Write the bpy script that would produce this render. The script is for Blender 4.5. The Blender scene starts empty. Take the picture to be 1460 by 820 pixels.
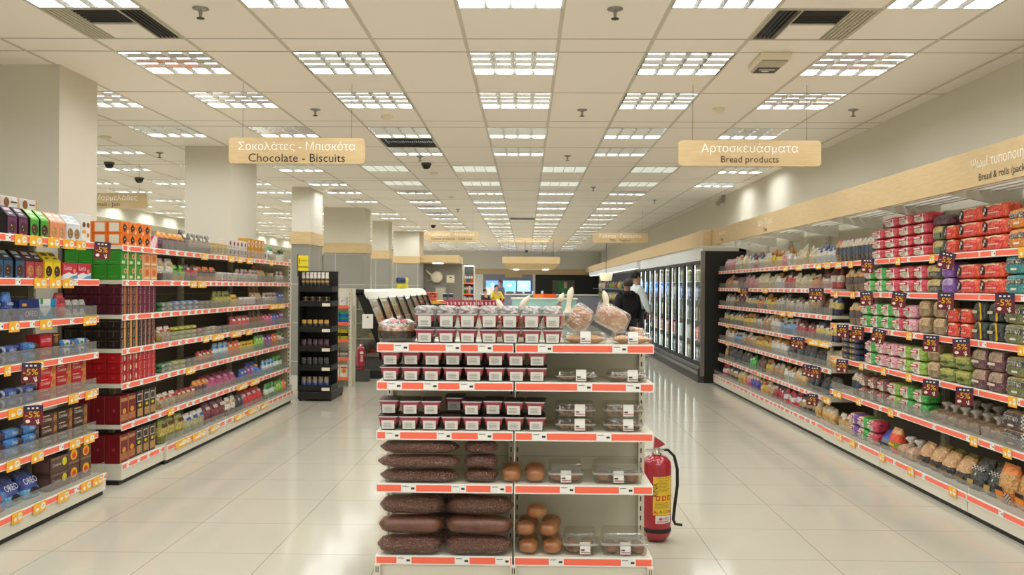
import bpy, math, random
from mathutils import Matrix, Vector, noise as mnoise
R = random.Random(7)
PI = math.pi
scene = bpy.context.scene
COL = scene.collection

# ------------------------------------------------------------------ camera, world, exposure
FPX = 1210.0                      # focal length in pixels of the 1460 wide frame
EYE = Vector((0, 0, 1.44))
yaw = math.atan(20 / FPX); pit = math.atan(1.1 / FPX); roll = 0.0067
fw = Vector((-math.sin(yaw) * math.cos(pit), math.cos(yaw) * math.cos(pit), -math.sin(pit)))
rt = fw.cross(Vector((0, 0, 1))).normalized(); up = rt.cross(fw)
rt, up = rt * math.cos(roll) + up * math.sin(roll), up * math.cos(roll) - rt * math.sin(roll)
cam = bpy.data.cameras.new('camera'); cam.sensor_width = 36; cam.lens = 36 * FPX / 1460
cam.clip_start = 0.05; cam.clip_end = 200
co = bpy.data.objects.new('camera', cam); COL.objects.link(co)
co.matrix_world = Matrix(((rt.x, up.x, -fw.x, EYE.x), (rt.y, up.y, -fw.y, EYE.y), (rt.z, up.z, -fw.z, EYE.z), (0, 0, 0, 1)))
scene.camera = co
w = bpy.data.worlds.new('world'); scene.world = w; w.use_nodes = True
w.node_tree.nodes['Background'].inputs[0].default_value = (1, .97, .92, 1)
w.node_tree.nodes['Background'].inputs[1].default_value = .14
vs = scene.view_settings
vs.view_transform = 'Standard'; vs.look = 'None'; vs.gamma = 1; vs.use_curve_mapping = False
vs.exposure = 2.18
LAMP = 3.6                        # radiance of the ceiling lamps
LAMP_RGB = (.97, 1.0, 1.05)

# ------------------------------------------------------------------ materials
MATS = {}
def lin(c):
    if isinstance(c, str): c = [int(c[i:i + 2], 16) for i in (0, 2, 4)]
    return tuple(((v / 255 + .055) / 1.055) ** 2.4 if v > 10 else v / 255 / 12.92 for v in c)
def M(name, c='808080', rough=.5, metal=0., alpha=1., coat=0., bump=0., bs=60., emit=None, spec=.5):
    if name in MATS: return MATS[name]
    m = bpy.data.materials.new(name); m.use_nodes = True; nt = m.node_tree; b = nt.nodes['Principled BSDF']
    b.inputs['Base Color'].default_value = (*lin(c), 1)
    b.inputs['Roughness'].default_value = rough; b.inputs['Metallic'].default_value = metal
    b.inputs['Alpha'].default_value = alpha; b.inputs['Coat Weight'].default_value = coat
    b.inputs['Coat Roughness'].default_value = .12
    b.inputs['Specular IOR Level'].default_value = spec
    if emit:
        b.inputs['Emission Color'].default_value = (*emit[0], 1); b.inputs['Emission Strength'].default_value = emit[1]
        m.cycles.emission_sampling = 'FRONT'
    if bump:
        tc = nt.nodes.new('ShaderNodeTexCoord'); nz = nt.nodes.new('ShaderNodeTexNoise'); bp = nt.nodes.new('ShaderNodeBump')
        nz.inputs['Scale'].default_value = bs; nz.inputs['Detail'].default_value = 3
        bp.inputs['Strength'].default_value = bump; bp.inputs['Distance'].default_value = .01
        nt.links.new(tc.outputs['Object'], nz.inputs['Vector']); nt.links.new(nz.outputs['Fac'], bp.inputs['Height'])
        nt.links.new(bp.outputs['Normal'], b.inputs['Normal'])
        if coat: nt.links.new(bp.outputs['Normal'], b.inputs['Coat Normal'])
    MATS[name] = m
    return m
def clear(name, tint='ffffff', fac=.1, rough=.08, bump=0., bs=40., edge=.5):
    """thin clear plastic or glass: mostly see-through, a share of gloss that grows at grazing angles"""
    m = bpy.data.materials.new(name); m.use_nodes = True; nt = m.node_tree; L = nt.links; nt.nodes.clear()
    out = nt.nodes.new('ShaderNodeOutputMaterial'); mx = nt.nodes.new('ShaderNodeMixShader'); tr = nt.nodes.new('ShaderNodeBsdfTransparent'); gl = nt.nodes.new('ShaderNodeBsdfGlossy')
    tr.inputs[0].default_value = (*lin(tint), 1); gl.inputs['Roughness'].default_value = rough; gl.inputs[0].default_value = (1, 1, 1, 1)
    lw = nt.nodes.new('ShaderNodeLayerWeight'); lw.inputs[0].default_value = .25
    mr = nt.nodes.new('ShaderNodeMapRange'); mr.inputs['To Min'].default_value = fac; mr.inputs['To Max'].default_value = edge
    L.new(lw.outputs['Facing'], mr.inputs['Value']); L.new(mr.outputs[0], mx.inputs[0]); L.new(tr.outputs[0], mx.inputs[1]); L.new(gl.outputs[0], mx.inputs[2]); L.new(mx.outputs[0], out.inputs[0])
    if bump:
        tc = nt.nodes.new('ShaderNodeTexCoord'); nz = nt.nodes.new('ShaderNodeTexNoise'); nz.inputs['Scale'].default_value = bs; nz.inputs['Detail'].default_value = 2; nz.inputs['Distortion'].default_value = 1.5
        bp = nt.nodes.new('ShaderNodeBump'); bp.inputs['Strength'].default_value = bump; bp.inputs['Distance'].default_value = .01
        L.new(tc.outputs['Object'], nz.inputs['Vector']); L.new(nz.outputs['Fac'], bp.inputs['Height']); L.new(bp.outputs['Normal'], gl.inputs['Normal']); L.new(bp.outputs['Normal'], lw.inputs['Normal'])
    MATS[name] = m
    return m
def mottle(name, c1, c2, scale=(1, 1, 1), ns=5., detail=4, lo=.35, hi=.65, rough=.5, coat=0., bump=0., vor=False):
    """two colours mixed by noise in object space: wood, seeded crust, stone"""
    if name in MATS: return MATS[name]
    m = M(name, c1, rough, coat=coat); nt = m.node_tree; b = nt.nodes['Principled BSDF']
    tc = nt.nodes.new('ShaderNodeTexCoord'); mp = nt.nodes.new('ShaderNodeMapping'); mp.inputs['Scale'].default_value = scale
    nz = nt.nodes.new('ShaderNodeTexVoronoi' if vor else 'ShaderNodeTexNoise'); nz.inputs['Scale'].default_value = ns
    if not vor: nz.inputs['Detail'].default_value = detail
    cr = nt.nodes.new('ShaderNodeValToRGB'); cr.color_ramp.elements[0].position = lo; cr.color_ramp.elements[1].position = hi
    cr.color_ramp.elements[0].color = (*lin(c1), 1); cr.color_ramp.elements[1].color = (*lin(c2), 1)
    nt.links.new(tc.outputs['Object'], mp.inputs['Vector']); nt.links.new(mp.outputs['Vector'], nz.inputs['Vector'])
    nt.links.new(nz.outputs['Distance' if vor else 'Fac'], cr.inputs['Fac']); nt.links.new(cr.outputs['Color'], b.inputs['Base Color'])
    if bump:
        bp = nt.nodes.new('ShaderNodeBump'); bp.inputs['Strength'].default_value = bump; bp.inputs['Distance'].default_value = .01
        nt.links.new(nz.outputs['Distance' if vor else 'Fac'], bp.inputs['Height']); nt.links.new(bp.outputs['Normal'], b.inputs['Normal'])
        if coat: nt.links.new(bp.outputs['Normal'], b.inputs['Coat Normal'])
    return m
def tiled(name, c1, c2, grout, sx, sy, ox, oy, line, axes, rough):
    """tiles with thin joints in object space; axes picks the two coordinates"""
    m = M(name, c1, rough); nt = m.node_tree; b = nt.nodes['Principled BSDF']; L = nt.links
    tc = nt.nodes.new('ShaderNodeTexCoord'); sp = nt.nodes.new('ShaderNodeSeparateXYZ'); L.new(tc.outputs['Object'], sp.inputs[0])
    def math_(op, a, bv, c=None):
        n = nt.nodes.new('ShaderNodeMath'); n.operation = op
        for i, v in enumerate((a, bv, c)):
            if v is None: continue
            if isinstance(v, (int, float)): n.inputs[i].default_value = v
            else: L.new(v, n.inputs[i])
        return n.outputs[0]
    def coord(k):
        if k == 'xy': return math_('ADD', sp.outputs[0], sp.outputs[1])
        return sp.outputs['xyz'.index(k)]
    hit = []
    for k, s, o in ((axes[0], sx, ox), (axes[1], sy, oy)):
        fr = math_('FRACT', math_('DIVIDE', math_('SUBTRACT', coord(k), o), s), 0)
        hit.append(math_('LESS_THAN', math_('ABSOLUTE', math_('SUBTRACT', fr, .5), 0), .5 - line / s / 2))
    both = math_('MULTIPLY', hit[0], hit[1])
    nz = nt.nodes.new('ShaderNodeTexNoise'); nz.inputs['Scale'].default_value = 1.7; nz.inputs['Detail'].default_value = 6
    L.new(tc.outputs['Object'], nz.inputs['Vector'])
    def mix(f, a, bb):
        n = nt.nodes.new('ShaderNodeMix'); n.data_type = 'RGBA'; L.new(f, n.inputs[0])
        for i, v in ((6, a), (7, bb)):
            if isinstance(v, str): n.inputs[i].default_value = (*lin(v), 1)
            else: L.new(v, n.inputs[i])
        return n.outputs[2]
    body = mix(nz.outputs['Fac'], c1, c2)
    L.new(mix(both, grout, body), b.inputs['Base Color'])
    return m

# ------------------------------------------------------------------ mesh building
def grid_key(p): return (round(p[0], 5), round(p[1], 5), round(p[2], 5))
TEXT = {}
def text_mesh(s):
    if s not in TEXT:
        s0, s = s, s.replace('π', 'п').replace('κ', 'к')          # same shapes drawn in one outline
        c = bpy.data.curves.new('lettering', 'FONT'); c.body = s; c.resolution_u = 2; c.align_x = 'CENTER'; c.align_y = 'CENTER'
        o = bpy.data.objects.new('lettering', c); COL.objects.link(o)
        me = bpy.data.meshes.new_from_object(o.evaluated_get(bpy.context.evaluated_depsgraph_get()))
        v = [tuple(x.co) for x in me.vertices]; f = [tuple(p.vertices) for p in me.polygons]
        xs = [p[0] for p in v]; ys = [p[1] for p in v]
        cx, cy = (min(xs) + max(xs)) / 2, (min(ys) + max(ys)) / 2
        TEXT[s] = ([(p[0] - cx, p[1] - cy) for p in v], f, max(xs) - min(xs), max(ys) - min(ys))
        TEXT[s0] = TEXT[s]; s = s0
        bpy.data.objects.remove(o); bpy.data.curves.remove(c); bpy.data.meshes.remove(me)
    return TEXT[s]
class MB:
    """collects faces of several materials and links them as one mesh object"""
    def __init__(self): self.v = []; self.f = []; self.m = []; self.s = []; self.mats = []
    def mi(self, mat):
        if isinstance(mat, str): mat = MATS[mat]
        if mat not in self.mats: self.mats.append(mat)
        return self.mats.index(mat)
    def add(self, vs, fs, mat, smooth=False):
        o = len(self.v); self.v += [tuple(p) for p in vs]
        for k, q in enumerate(fs):
            self.f.append([i + o for i in q]); self.m.append(self.mi(mat[k] if isinstance(mat, list) else mat)); self.s.append(smooth)
    def quad(self, a, b, c, d, mat): self.add([a, b, c, d], [(0, 1, 2, 3)], mat)
    def box(self, x0, y0, z0, x1, y1, z1, mat, ch=0.):
        if ch <= 0:
            v = [(x, y, z) for z in (z0, z1) for y in (y0, y1) for x in (x0, x1)]
            self.add(v, [(0, 2, 3, 1), (4, 5, 7, 6), (0, 1, 5, 4), (2, 6, 7, 3), (0, 4, 6, 2), (1, 3, 7, 5)], mat)
        else:
            r = [(x0, y0 + ch), (x0 + ch, y0), (x1 - ch, y0), (x1, y0 + ch), (x1, y1 - ch), (x1 - ch, y1), (x0 + ch, y1), (x0, y1 - ch)]
            i = [(x0 + ch, y0 + ch)] * 2 + [(x1 - ch, y0 + ch)] * 2 + [(x1 - ch, y1 - ch)] * 2 + [(x0 + ch, y1 - ch)] * 2
            rings = [(i, z0), (r, z0 + ch), (r, z1 - ch), (i, z1)]
            v = [(x, y, z) for rr, z in rings for x, y in rr]
            f = [(k * 8 + j, k * 8 + (j + 1) % 8, k * 8 + 8 + (j + 1) % 8, k * 8 + 8 + j) for k in range(3) for j in range(8)]
            f += [tuple(range(7, -1, -1)), tuple(range(24, 32))]
            self.add(v, f, mat)
    def prism(self, prof, x0, x1, mat, smooth=False):
        """closed (y,z) profile swept along x"""
        n = len(prof); v = [(x, y, z) for x in (x0, x1) for y, z in prof]
        self.add(v, [(j, (j + 1) % n, n + (j + 1) % n, n + j)[::-1] for j in range(n)], mat, smooth)
        self.add(v, [tuple(range(n)), tuple(range(2 * n - 1, n - 1, -1))], mat)
    def lathe(self, prof, n, mat, c=(0, 0, 0), smooth=True, axis='z', sq=1.):
        rings = []
        for r, z in prof:
            for j in range(n):
                a = 2 * PI * j / n; p = (r * math.cos(a), r * sq * math.sin(a), z)
                if axis == 'x': p = (p[2], p[0], p[1])
                if axis == 'y': p = (p[0], p[2], p[1])
                rings.append((c[0] + p[0], c[1] + p[1], c[2] + p[2]))
        k = len(prof)
        f = [(i * n + j, i * n + (j + 1) % n, i * n + n + (j + 1) % n, i * n + n + j) for i in range(k - 1) for j in range(n)]
        mm = [mat[i] for i in range(k - 1) for j in range(n)] if isinstance(mat, list) else mat
        self.add(rings, f, mm, smooth)
        e = mat[0] if isinstance(mat, list) else mat; e2 = mat[-1] if isinstance(mat, list) else mat
        if prof[0][0] > 1e-5: self.add(rings[:n], [tuple(range(n - 1, -1, -1))], e)
        if prof[-1][0] > 1e-5: self.add(rings[-n:], [tuple(range(n))], e2)
    def tube(self, pts, r, mat, n=8):
        pts = [Vector(p) for p in pts]; v = []
        ref = Vector((0, 0, 1))
        for i, p in enumerate(pts):
            t = (pts[min(i + 1, len(pts) - 1)] - pts[max(i - 1, 0)]).normalized()
            a = t.cross(ref if abs(t.z) < .95 else Vector((1, 0, 0))).normalized(); b = t.cross(a)
            rr = r[i] if isinstance(r, (list, tuple)) else r
            v += [p + a * rr * math.cos(2 * PI * j / n) + b * rr * math.sin(2 * PI * j / n) for j in range(n)]
        k = len(pts)
        self.add(v, [(i * n + j, i * n + (j + 1) % n, i * n + n + (j + 1) % n, i * n + n + j) for i in range(k - 1) for j in range(n)], mat, True)
        self.add(v[:n], [tuple(range(n - 1, -1, -1))], mat); self.add(v[-n:], [tuple(range(n))], mat)
    def soft(self, w, d, h, mat, n=8, p=5., nz=0., seed=0, base=True, c=(0, 0, 0), nf=None, taper=0., fq=28):
        """rounded bag or loaf; mat may be a function of (side, u, v). Side names: front -y, back, left -x, right, top, bottom"""
        idx = {}; v = []; fs = []; ms = []
        nf = nf or n
        def pt(x, y, z):
            s = (abs(x) ** p + abs(y) ** p + abs(z) ** p) ** (-1 / p) * max(abs(x), abs(y), abs(z)) ** 0
            q = Vector((x * s * w / 2, y * s * d / 2, z * s * h / 2))
            if taper: q.x *= 1 - taper * (z * s + 1) / 2; q.y *= 1 - taper * (z * s + 1) / 2
            if nz:
                q += Vector((x, y, z)).normalized() * nz * mnoise.noise(Vector((q.x * fq + seed * 3.1, q.y * fq + seed, q.z * fq - seed)))
            k = grid_key((x, y, z))
            if k not in idx:
                idx[k] = len(v); q.z = max(-h / 2, min(h / 2, q.z)); v.append((c[0] + q.x, c[1] + q.y, c[2] + q.z + (h / 2 if base else 0)))
            return idx[k]
        sides = {'front': lambda a, b: (a, -1, b), 'back': lambda a, b: (-a, 1, b), 'left': lambda a, b: (-1, -a, b),
                 'right': lambda a, b: (1, a, b), 'top': lambda a, b: (a, b, 1), 'bottom': lambda a, b: (a, -b, -1)}
        for s, g in sides.items():
            for i in range(nf):
                for j in range(nf):
                    q = [pt(*g(-1 + 2 * (i + di) / nf, -1 + 2 * (j + dj) / nf)) for di, dj in ((0, 0), (1, 0), (1, 1), (0, 1))]
                    fs.append(tuple(q)); ms.append(mat(s, (i + .5) / nf, (j + .5) / nf) if callable(mat) else mat)
        self.add(v, fs, ms, True)
    def text(self, s, T, mat, width=None, height=None):
        """lettering: T maps (x, y) in metres, centred, to a point"""
        v, f, tw, th = text_mesh(s)
        k = min([a for a in (width / tw if width else None, height / th if height else None) if a])
        o, e = Vector(T(0, 0)), 1e-3
        nrm = (Vector(T(e, 0)) - o).cross(Vector(T(0, e)) - o).normalized()
        for i, q in enumerate(f): self.add([Vector(T(v[j][0] * k, v[j][1] * k)) + nrm * (i % 5) * 4e-5 for j in q], [tuple(range(len(q)))], mat)
    def disc(self, T, rx, ry, mat, n=14):
        self.add([T(rx * math.cos(2 * PI * i / n), ry * math.sin(2 * PI * i / n)) for i in range(n)], [tuple(range(n))], mat)
    def mesh(self, name):
        me = bpy.data.meshes.new(name); me.from_pydata(self.v, [], self.f)
        for m in self.mats: me.materials.append(m)
        me.polygons.foreach_set('material_index', self.m); me.polygons.foreach_set('use_smooth', self.s)
        me.update(); return me
    def build(self, name, parent=None, loc=(0, 0, 0), rz=0.):
        o = bpy.data.objects.new(name, self.mesh(name)); COL.objects.link(o)
        o.location = loc; o.rotation_euler.z = rz
        if parent: o.parent = parent
        return o
def lettering(parent, s, T, mat, width=None, height=None):
    """lettering of several words: each word a mesh of its own"""
    v, f, tw, th = text_mesh(s); k = min([a for a in (width / tw if width else None, height / th if height else None) if a])
    iv = sorted((min(v[j][0] for j in q), max(v[j][0] for j in q), i) for i, q in enumerate(f)); groups = []; end = -1e9
    for a, c, i in iv:
        if a > end + .17: groups.append([])
        groups[-1].append(i); end = max(end, c)
    o, e = Vector(T(0, 0)), 1e-3; nrm = (Vector(T(e, 0)) - o).cross(Vector(T(0, e)) - o).normalized()
    for g in groups:
        b = MB()
        for i in g: b.add([Vector(T(v[j][0] * k, v[j][1] * k)) + nrm * (i % 5) * 4e-5 for j in f[i]], [tuple(range(len(f[i])))], mat)
        b.build('lettering', parent)
LABELS = set()
def tag(o, label, cat, group=None):
    o['label'] = label; o['category'] = cat
    if group: o['group'] = group
    if label in LABELS: print('DUPLICATE LABEL', label)
    n = len(label.split())
    if n > 16 or n < 4: print('LABEL LENGTH', n, label)
    LABELS.add(label)
    return o
def root(name, label, cat, loc=(0, 0, 0), rz=0., group=None):
    o = bpy.data.objects.new(name, None); COL.objects.link(o); o.empty_display_size = .05
    o.location = loc; o.rotation_euler.z = rz
    return tag(o, label, cat, group)
def struct(o): o['kind'] = 'structure'; return o
KIDS = {}
def link_copy(o, parent=None):
    c = o.copy(); COL.objects.link(c)
    if parent: c.parent = parent
    for ch in KIDS.get(o.name) or list(o.children): link_copy(ch, c)
    return c
ORD = 'first second third fourth fifth sixth seventh eighth ninth tenth eleventh twelfth thirteenth fourteenth fifteenth sixteenth seventeenth eighteenth nineteenth twentieth'.split()
ORD += ['twenty-' + a for a in ORD[:9]] + ['thirtieth'] + ['thirty-' + a for a in ORD[:9]] + ['fortieth'] + ['forty-' + a for a in ORD[:9]]
def nth(k): return ORD[k]

# ------------------------------------------------------------------ palette
M('ceiling_tile', 'faf2e6', .85); M('ceiling_bar', 'd2cab6', .6); M('ceiling_gap', '5a5344', .8)
M('wall_paint', 'ddd8c4', .7); M('white_paint', 'e9e6d8', .6); M('column_paint', 'd6d0bd', .7)
mottle('wood', 'ceb180', 'd6bc8c', (2.2, 2.2, 26), 3., rough=.45)
M('cream_metal', 'd8d2bd', .4); M('cream_dark', 'b9b29b', .45); M('black', '14120f', .5); M('black_gloss', '12100e', .25)
M('coral', 'fb6f52', .35, coat=.2); M('rail_white', 'f1efe6', .35); M('slot', '1b1916', .8)
M('ticket', 'efece2', .4); M('ink', '3a3834', .6); M('tag_yellow', 'f2b22c', .4); M('sign_yellow', 'f0da28', .4); M('tag_white', 'f4ead2', .4)
M('promo_maroon', '6b1426', .4); M('promo_navy', '2b2346', .4); M('promo_yellow', 'f7c41c', .4)
M('riser', '9c998f', .25, alpha=.32); clear('glass', 'e8eeec', .06, .03); M('chrome', 'cfcfca', .12, metal=1.)
M('brushed', '9a9a94', .3, metal=1.); M('white', 'f2efe6', .4); M('cream', 'efe3c8', .5); M('text_white', 'fdf8ea', .5)
M('text_black', '14100a', .6); M('grey_dark', '45443f', .6); M('rubber', '1c1b19', .7)
M('lamp_glow', 'ffffff', .5, emit=(LAMP_RGB, LAMP)); M('panel_glow', 'b9bdae', .5, emit=((.93, .97, .84), .12))
M('lamp_steel', 'd5d5cf', .18, metal=.9)
tiled('floor_tiles', 'b6b09d', 'bdb7a5', '7d7764', .593, .5735, 1.017, 4.526, .0035, 'xy', .11)
MATS['floor_tiles'].node_tree.nodes['Principled BSDF'].inputs['Specular IOR Level'].default_value = .22
tiled('grey_tiles', '8f8b80', '98948a', 'c9c5b8', .62, .62, .2, 1.44 + .02, .012, ('xy', 'z'), .35)
# ================================================================== the setting
CEIL = 3.02
XL, XR, YB, Y0 = -9.2, 3.37, 38.6, -3.0
b = MB(); b.quad((XL, Y0, 0), (XR, Y0, 0), (XR, YB, 0), (XL, YB, 0), 'floor_tiles'); struct(b.build('floor'))
b = MB(); b.box(XR, Y0, 0, XR + .15, YB, CEIL + .2, 'wall_paint'); struct(b.build('wall_right'))
b = MB(); b.box(XL - .15, Y0, 0, XL, YB, CEIL + .2, 'wall_paint'); struct(b.build('wall_left'))
b = MB(); b.box(XL, YB, 0, XR, YB + .15, CEIL + .2, 'white_paint'); struct(b.build('wall_back'))

# ceiling: rows of 1.2 m tiles in pairs, a 0.3 m strip between the pairs
strips = [-2.69 + 2.7 * k for k in range(6)] + [12.42 + 2.7 * k for k in range(10)]
rows = []                                             # (y0, y1, kind)
for k, s in enumerate(strips):
    rows.append((s, s + .3, 'strip'))
    e = strips[k + 1] if k + 1 < len(strips) else YB
    y = s + .3
    while y < e - .05:
        rows.append((y, min(y + 1.2, e) if e - y > 1.5 or e - y < 1.25 else e, 'tile')); y = rows[-1][1]
cols = [.2 + .6 * k for k in range(-16, 6)]
columns_xy = [(-4.1, 6.06, -3.37, 6.6), (-3.89, 9.6, -3.36, 10.5), (-3.77, 13.57, -3.48, 14.42), (-4.09, 17.07, -3.26, 17.7),
              (-3.75, 20.6, -3.35, 21.1), (-3.83, 24.4, -3.08, 25.4)]
lamps, vents = [], []
for (y0, y1, kind) in rows:
    if kind != 'tile' or y1 < -1: continue
    for x in cols:
        k = round((x + 2.8) / .6)
        if (k % 2 == 0) != (y0 < 11.0) or x < -8.6 or x + .6 > XR or y1 > YB - .5: continue
        if x < -4.5 and y0 < 6 or x > 2.5 and y0 > 13.5: continue
        if any(x < c[2] + .02 and x + .6 > c[0] - .02 and y0 < c[3] + .1 and y0 + .6 > c[1] - .1 for c in columns_xy): continue
        lamps.append((x, y0))
for x, y in ((-2.8, 4.81), (1.4, 4.81), (-1.6, 9.03), (-.4, 19.32)): vents.append((x, y))
holes = [(x, y, x + .6, y + .6) for x, y in lamps + vents]
b = MB(); g = .012
xs = [XL] + [x for x in cols if x > XL] + [XR]
for (y0, y1, kind) in rows:
    for x0, x1 in zip(xs, xs[1:]):
        hs = [h for h in holes if abs(h[0] - x0) < .02 and h[1] > y0 - .02 and h[3] < y1 + .02]
        segs, y = [], y0
        for h in sorted(hs, key=lambda h: h[1]):
            if h[1] > y + .01: segs.append((y, h[1]))
            y = h[3]
        if y < y1 - .01: segs.append((y, y1))
        e1 = x1 - (g if x1 < XR else 0)
        for a, c in segs: b.quad((x0 + g, a + .003, CEIL), (x0 + g, c - .003, CEIL), (e1, c - .003, CEIL), (e1, a + .003, CEIL), 'ceiling_tile')
    b.quad((XL, y0 - .0055, CEIL - .0006), (XL, y0 + .0055, CEIL - .0006), (XR, y0 + .0055, CEIL - .0006), (XR, y0 - .0055, CEIL - .0006), 'ceiling_gap')
struct(b.build('ceiling'))
b = MB()
for x in xs[1:-1]: b.box(x - g, Y0, CEIL - .003, x + g, YB, CEIL + .01, 'ceiling_bar')
struct(b.build('ceiling_trim'))

# columns: painted above, wooden band, grey tiles below
def column(k, x0, y0, x1, y1, banded=True):
    b = MB()
    if banded:
        b.box(x0, y0, 2.30, x1, y1, CEIL, 'column_paint'); b.box(x0, y0, 0, x1, y1, 2.1, 'grey_tiles')
        o = struct(b.build('column_%d' % k))
        t = MB(); t.box(x0 - .02, y0 - .02, 2.1, x1 + .02, y1 + .02, 2.30, 'wood'); struct(t.build('column_trim', o))
    else:
        b.box(x0, y0, 0, x1, y1, CEIL, 'column_paint'); struct(b.build('column_%d' % k))
for k, c in enumerate(columns_xy): column(k + 1, *c, banded=k > 1)

# soffit along the left wall with two round lamps
b = MB(); b.box(XL, 8, 2.75, XL + .9, YB, CEIL, 'wall_paint'); struct(b.build('ceiling_soffit'))

# ------------------------------------------------------------------ lamps
def lamp_bodies(louvred):
    fr = MB()
    for x0, y0, x1, y1 in ((0, 0, .6, .015), (0, .585, .6, .6), (0, .015, .015, .585), (.585, .015, .6, .585)): fr.box(x0, y0, -.004, x1, y1, .05, 'lamp_steel')
    df = MB(); df.quad((.015, .015, .022 if louvred else .004), (.015, .585, .022 if louvred else .004), (.585, .585, .022 if louvred else .004), (.585, .015, .022 if louvred else .004), 'lamp_glow' if louvred else 'panel_glow')
    lv = MB()
    if louvred:
        for k in range(1, 4):
            x = .015 + .57 * k / 4; lv.add([(x - .022, .015, .021), (x + .022, .015, .021), (x, .015, -.002), (x - .022, .585, .021), (x + .022, .585, .021), (x, .585, -.002)], [(0, 3, 5, 2), (2, 5, 4, 1)], 'lamp_steel')
        for k in range(1, 4):
            y = .015 + .57 * k / 4; lv.add([(.015, y - .03, .021), (.015, y + .03, .021), (.015, y, -.002), (.585, y - .03, .021), (.585, y + .03, .021), (.585, y, -.002)], [(2, 5, 3, 0), (1, 4, 5, 2)], 'lamp_steel')
    else:
        for k in range(1, 4):
            x = .015 + .57 * k / 4; lv.box(x - .004, .015, -.002, x + .004, .585, .004, 'lamp_steel')
    return fr, df, lv
LB = {True: lamp_bodies(True), False: lamp_bodies(False)}
LM = {k: (v[0].mesh('frame'), v[1].mesh('diffuser'), v[2].mesh('louvre')) for k, v in LB.items()}
one = {}
for k, v in LB.items():
    a = MB()
    for q in v:
        for i, f in enumerate(q.f): a.add([q.v[j] for j in f], [tuple(range(len(f)))], q.mats[q.m[i]])
    one[k] = a.mesh('ceiling_lamp')
lamp_rows = sorted({y for _, y in lamps}); 
for ri, y in enumerate(lamp_rows):
    for ci, x in enumerate(sorted(x for x, yy in lamps if yy == y)):
        lou = not (11 < y < 13.5) or x < -3 or x > 2.5
        lab = ('louvred' if lou else 'milky') + ' square ceiling lamp, %s from the left in the %s row of lamps ahead' % (nth(ci), nth(ri))
        if y < 4: lab = 'louvred square ceiling lamp above the camera, %s from the left in row %s' % (nth(ci), nth(ri))
        if y > 20:
            o = bpy.data.objects.new('ceiling_lamp', one[lou]); COL.objects.link(o); o.location = (x, y, CEIL); tag(o, lab, 'lamp', 'recessed ceiling lamps')
        else:
            o = root('ceiling_lamp', lab, 'lamp', (x, y, CEIL), 0, 'recessed ceiling lamps')
            for nm, me in zip(('frame', 'diffuser', 'louvre'), LM[lou]):
                c = bpy.data.objects.new(nm, me); COL.objects.link(c); c.parent = o
# air vents: louvred frame with a plain panel in the middle
VN = {0: 'large square air grille in the ceiling over the biscuit shelves', 1: 'large square air grille in the ceiling near the emergency light', 2: 'small dark air grille between two lamps above the chocolate sign', 3: 'far narrow air grille over the middle of the aisle'}
for k, (x, y) in enumerate(vents):
    o = root('air_vent', VN[k], 'vent', (x, y, CEIL), 0, 'ceiling air grilles')
    f = MB()
    for q in ((0, 0, .6, .02), (0, .58, .6, .6), (0, .02, .02, .58), (.58, .02, .6, .58)): f.box(q[0], q[1], -.006, q[2], q[3], .03, 'cream_dark')
    f.build('frame', o)
    p = MB(); p.quad((.02, .02, .06), (.02, .58, .06), (.58, .58, .06), (.58, .02, .06), 'slot'); p.build('duct', o)
    if k < 2:
        c = MB(); c.box(.16, .30, -.004, .44, .58, .02, 'ceiling_tile'); c.build('panel', o)
        for q in ((.155, .02, .165, .58), (.435, .02, .445, .58)): f2 = MB(); f2.box(q[0], q[1], -.005, q[2], q[3], .03, 'cream_dark'); f2.build('divider', o)
        s = MB()
        for i in range(7):
            yy = .03 + .038 * i; s.box(.165, yy, -.004, .435, yy + .006, .012, 'grey_dark')
        for i in range(5):
            xx = .024 + .026 * i if k == 0 else .452 + .026 * i; s.box(xx, .02, -.004, xx + .019, .58, .004, 'cream_dark')
            xx = .452 + .026 * i if k == 0 else .024 + .026 * i; s.box(xx, .02, -.004, xx + .005, .58, .02, 'grey_dark')  # dark slats: shade seen between the blades put into their colour
        s.build('slat', o)
    else:
        s = MB()
        for i in range(24): s.box(.03 + .023 * i, .02, -.004, .034 + .023 * i, .58, .01, 'grey_dark')
        s.build('slat', o)
# sprinklers, detectors, camera domes
def sprinkler(label, x, y):
    o = root('sprinkler', label, 'sprinkler', (x, y, CEIL), 0, 'ceiling sprinklers')
    c = MB(); c.lathe([(.045, 0), (.045, -.006), (.018, -.014), (.012, -.02)], 16, 'brushed'); c.build('cover_plate', o)
    s = MB(); s.tube([(0, 0, -.02), (0, 0, -.055)], [.012, .007], 'brushed', 8); s.lathe([(.0, -.055), (.022, -.056), (.022, -.06), (0, -.061)], 12, 'grey_dark'); s.build('nozzle', o)
for l, x, y in (('chrome sprinkler beside the left air grille', -1.87, 4.82), ('chrome sprinkler between the nearest middle lamps', .494, 4.82),
                ('chrome sprinkler above the chocolate sign', -1.9, 7.58), ('chrome sprinkler right of the middle lamps, second row', .488, 7.56),
                ('chrome sprinkler close to the right wall', 2.87, 7.52), ('chrome sprinkler behind the right end of chocolate sign', -1.3, 10.3),
                ('chrome sprinkler in line behind two others, mid aisle', .487, 10.21), ('sprinkler by the second column', -4.4, 10.1),
                ('sprinkler between the first milky lamps', 1.05, 13.4), ('far sprinkler over the freezers', 2.3, 15.3), ('sprinkler over the left side aisle', -5.2, 13.4),
                ('far sprinkler left of the far signs', -1.4, 17.3)): sprinkler(l, x, y)
def detector(label, x, y):
    b = MB(); b.lathe([(.055, 0), (.055, -.02), (.035, -.035), (0, -.036)], 20, 'cream'); tag(b.build('smoke_detector', None, (x, y, CEIL)), label, 'smoke detector', 'round smoke detectors')
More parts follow.
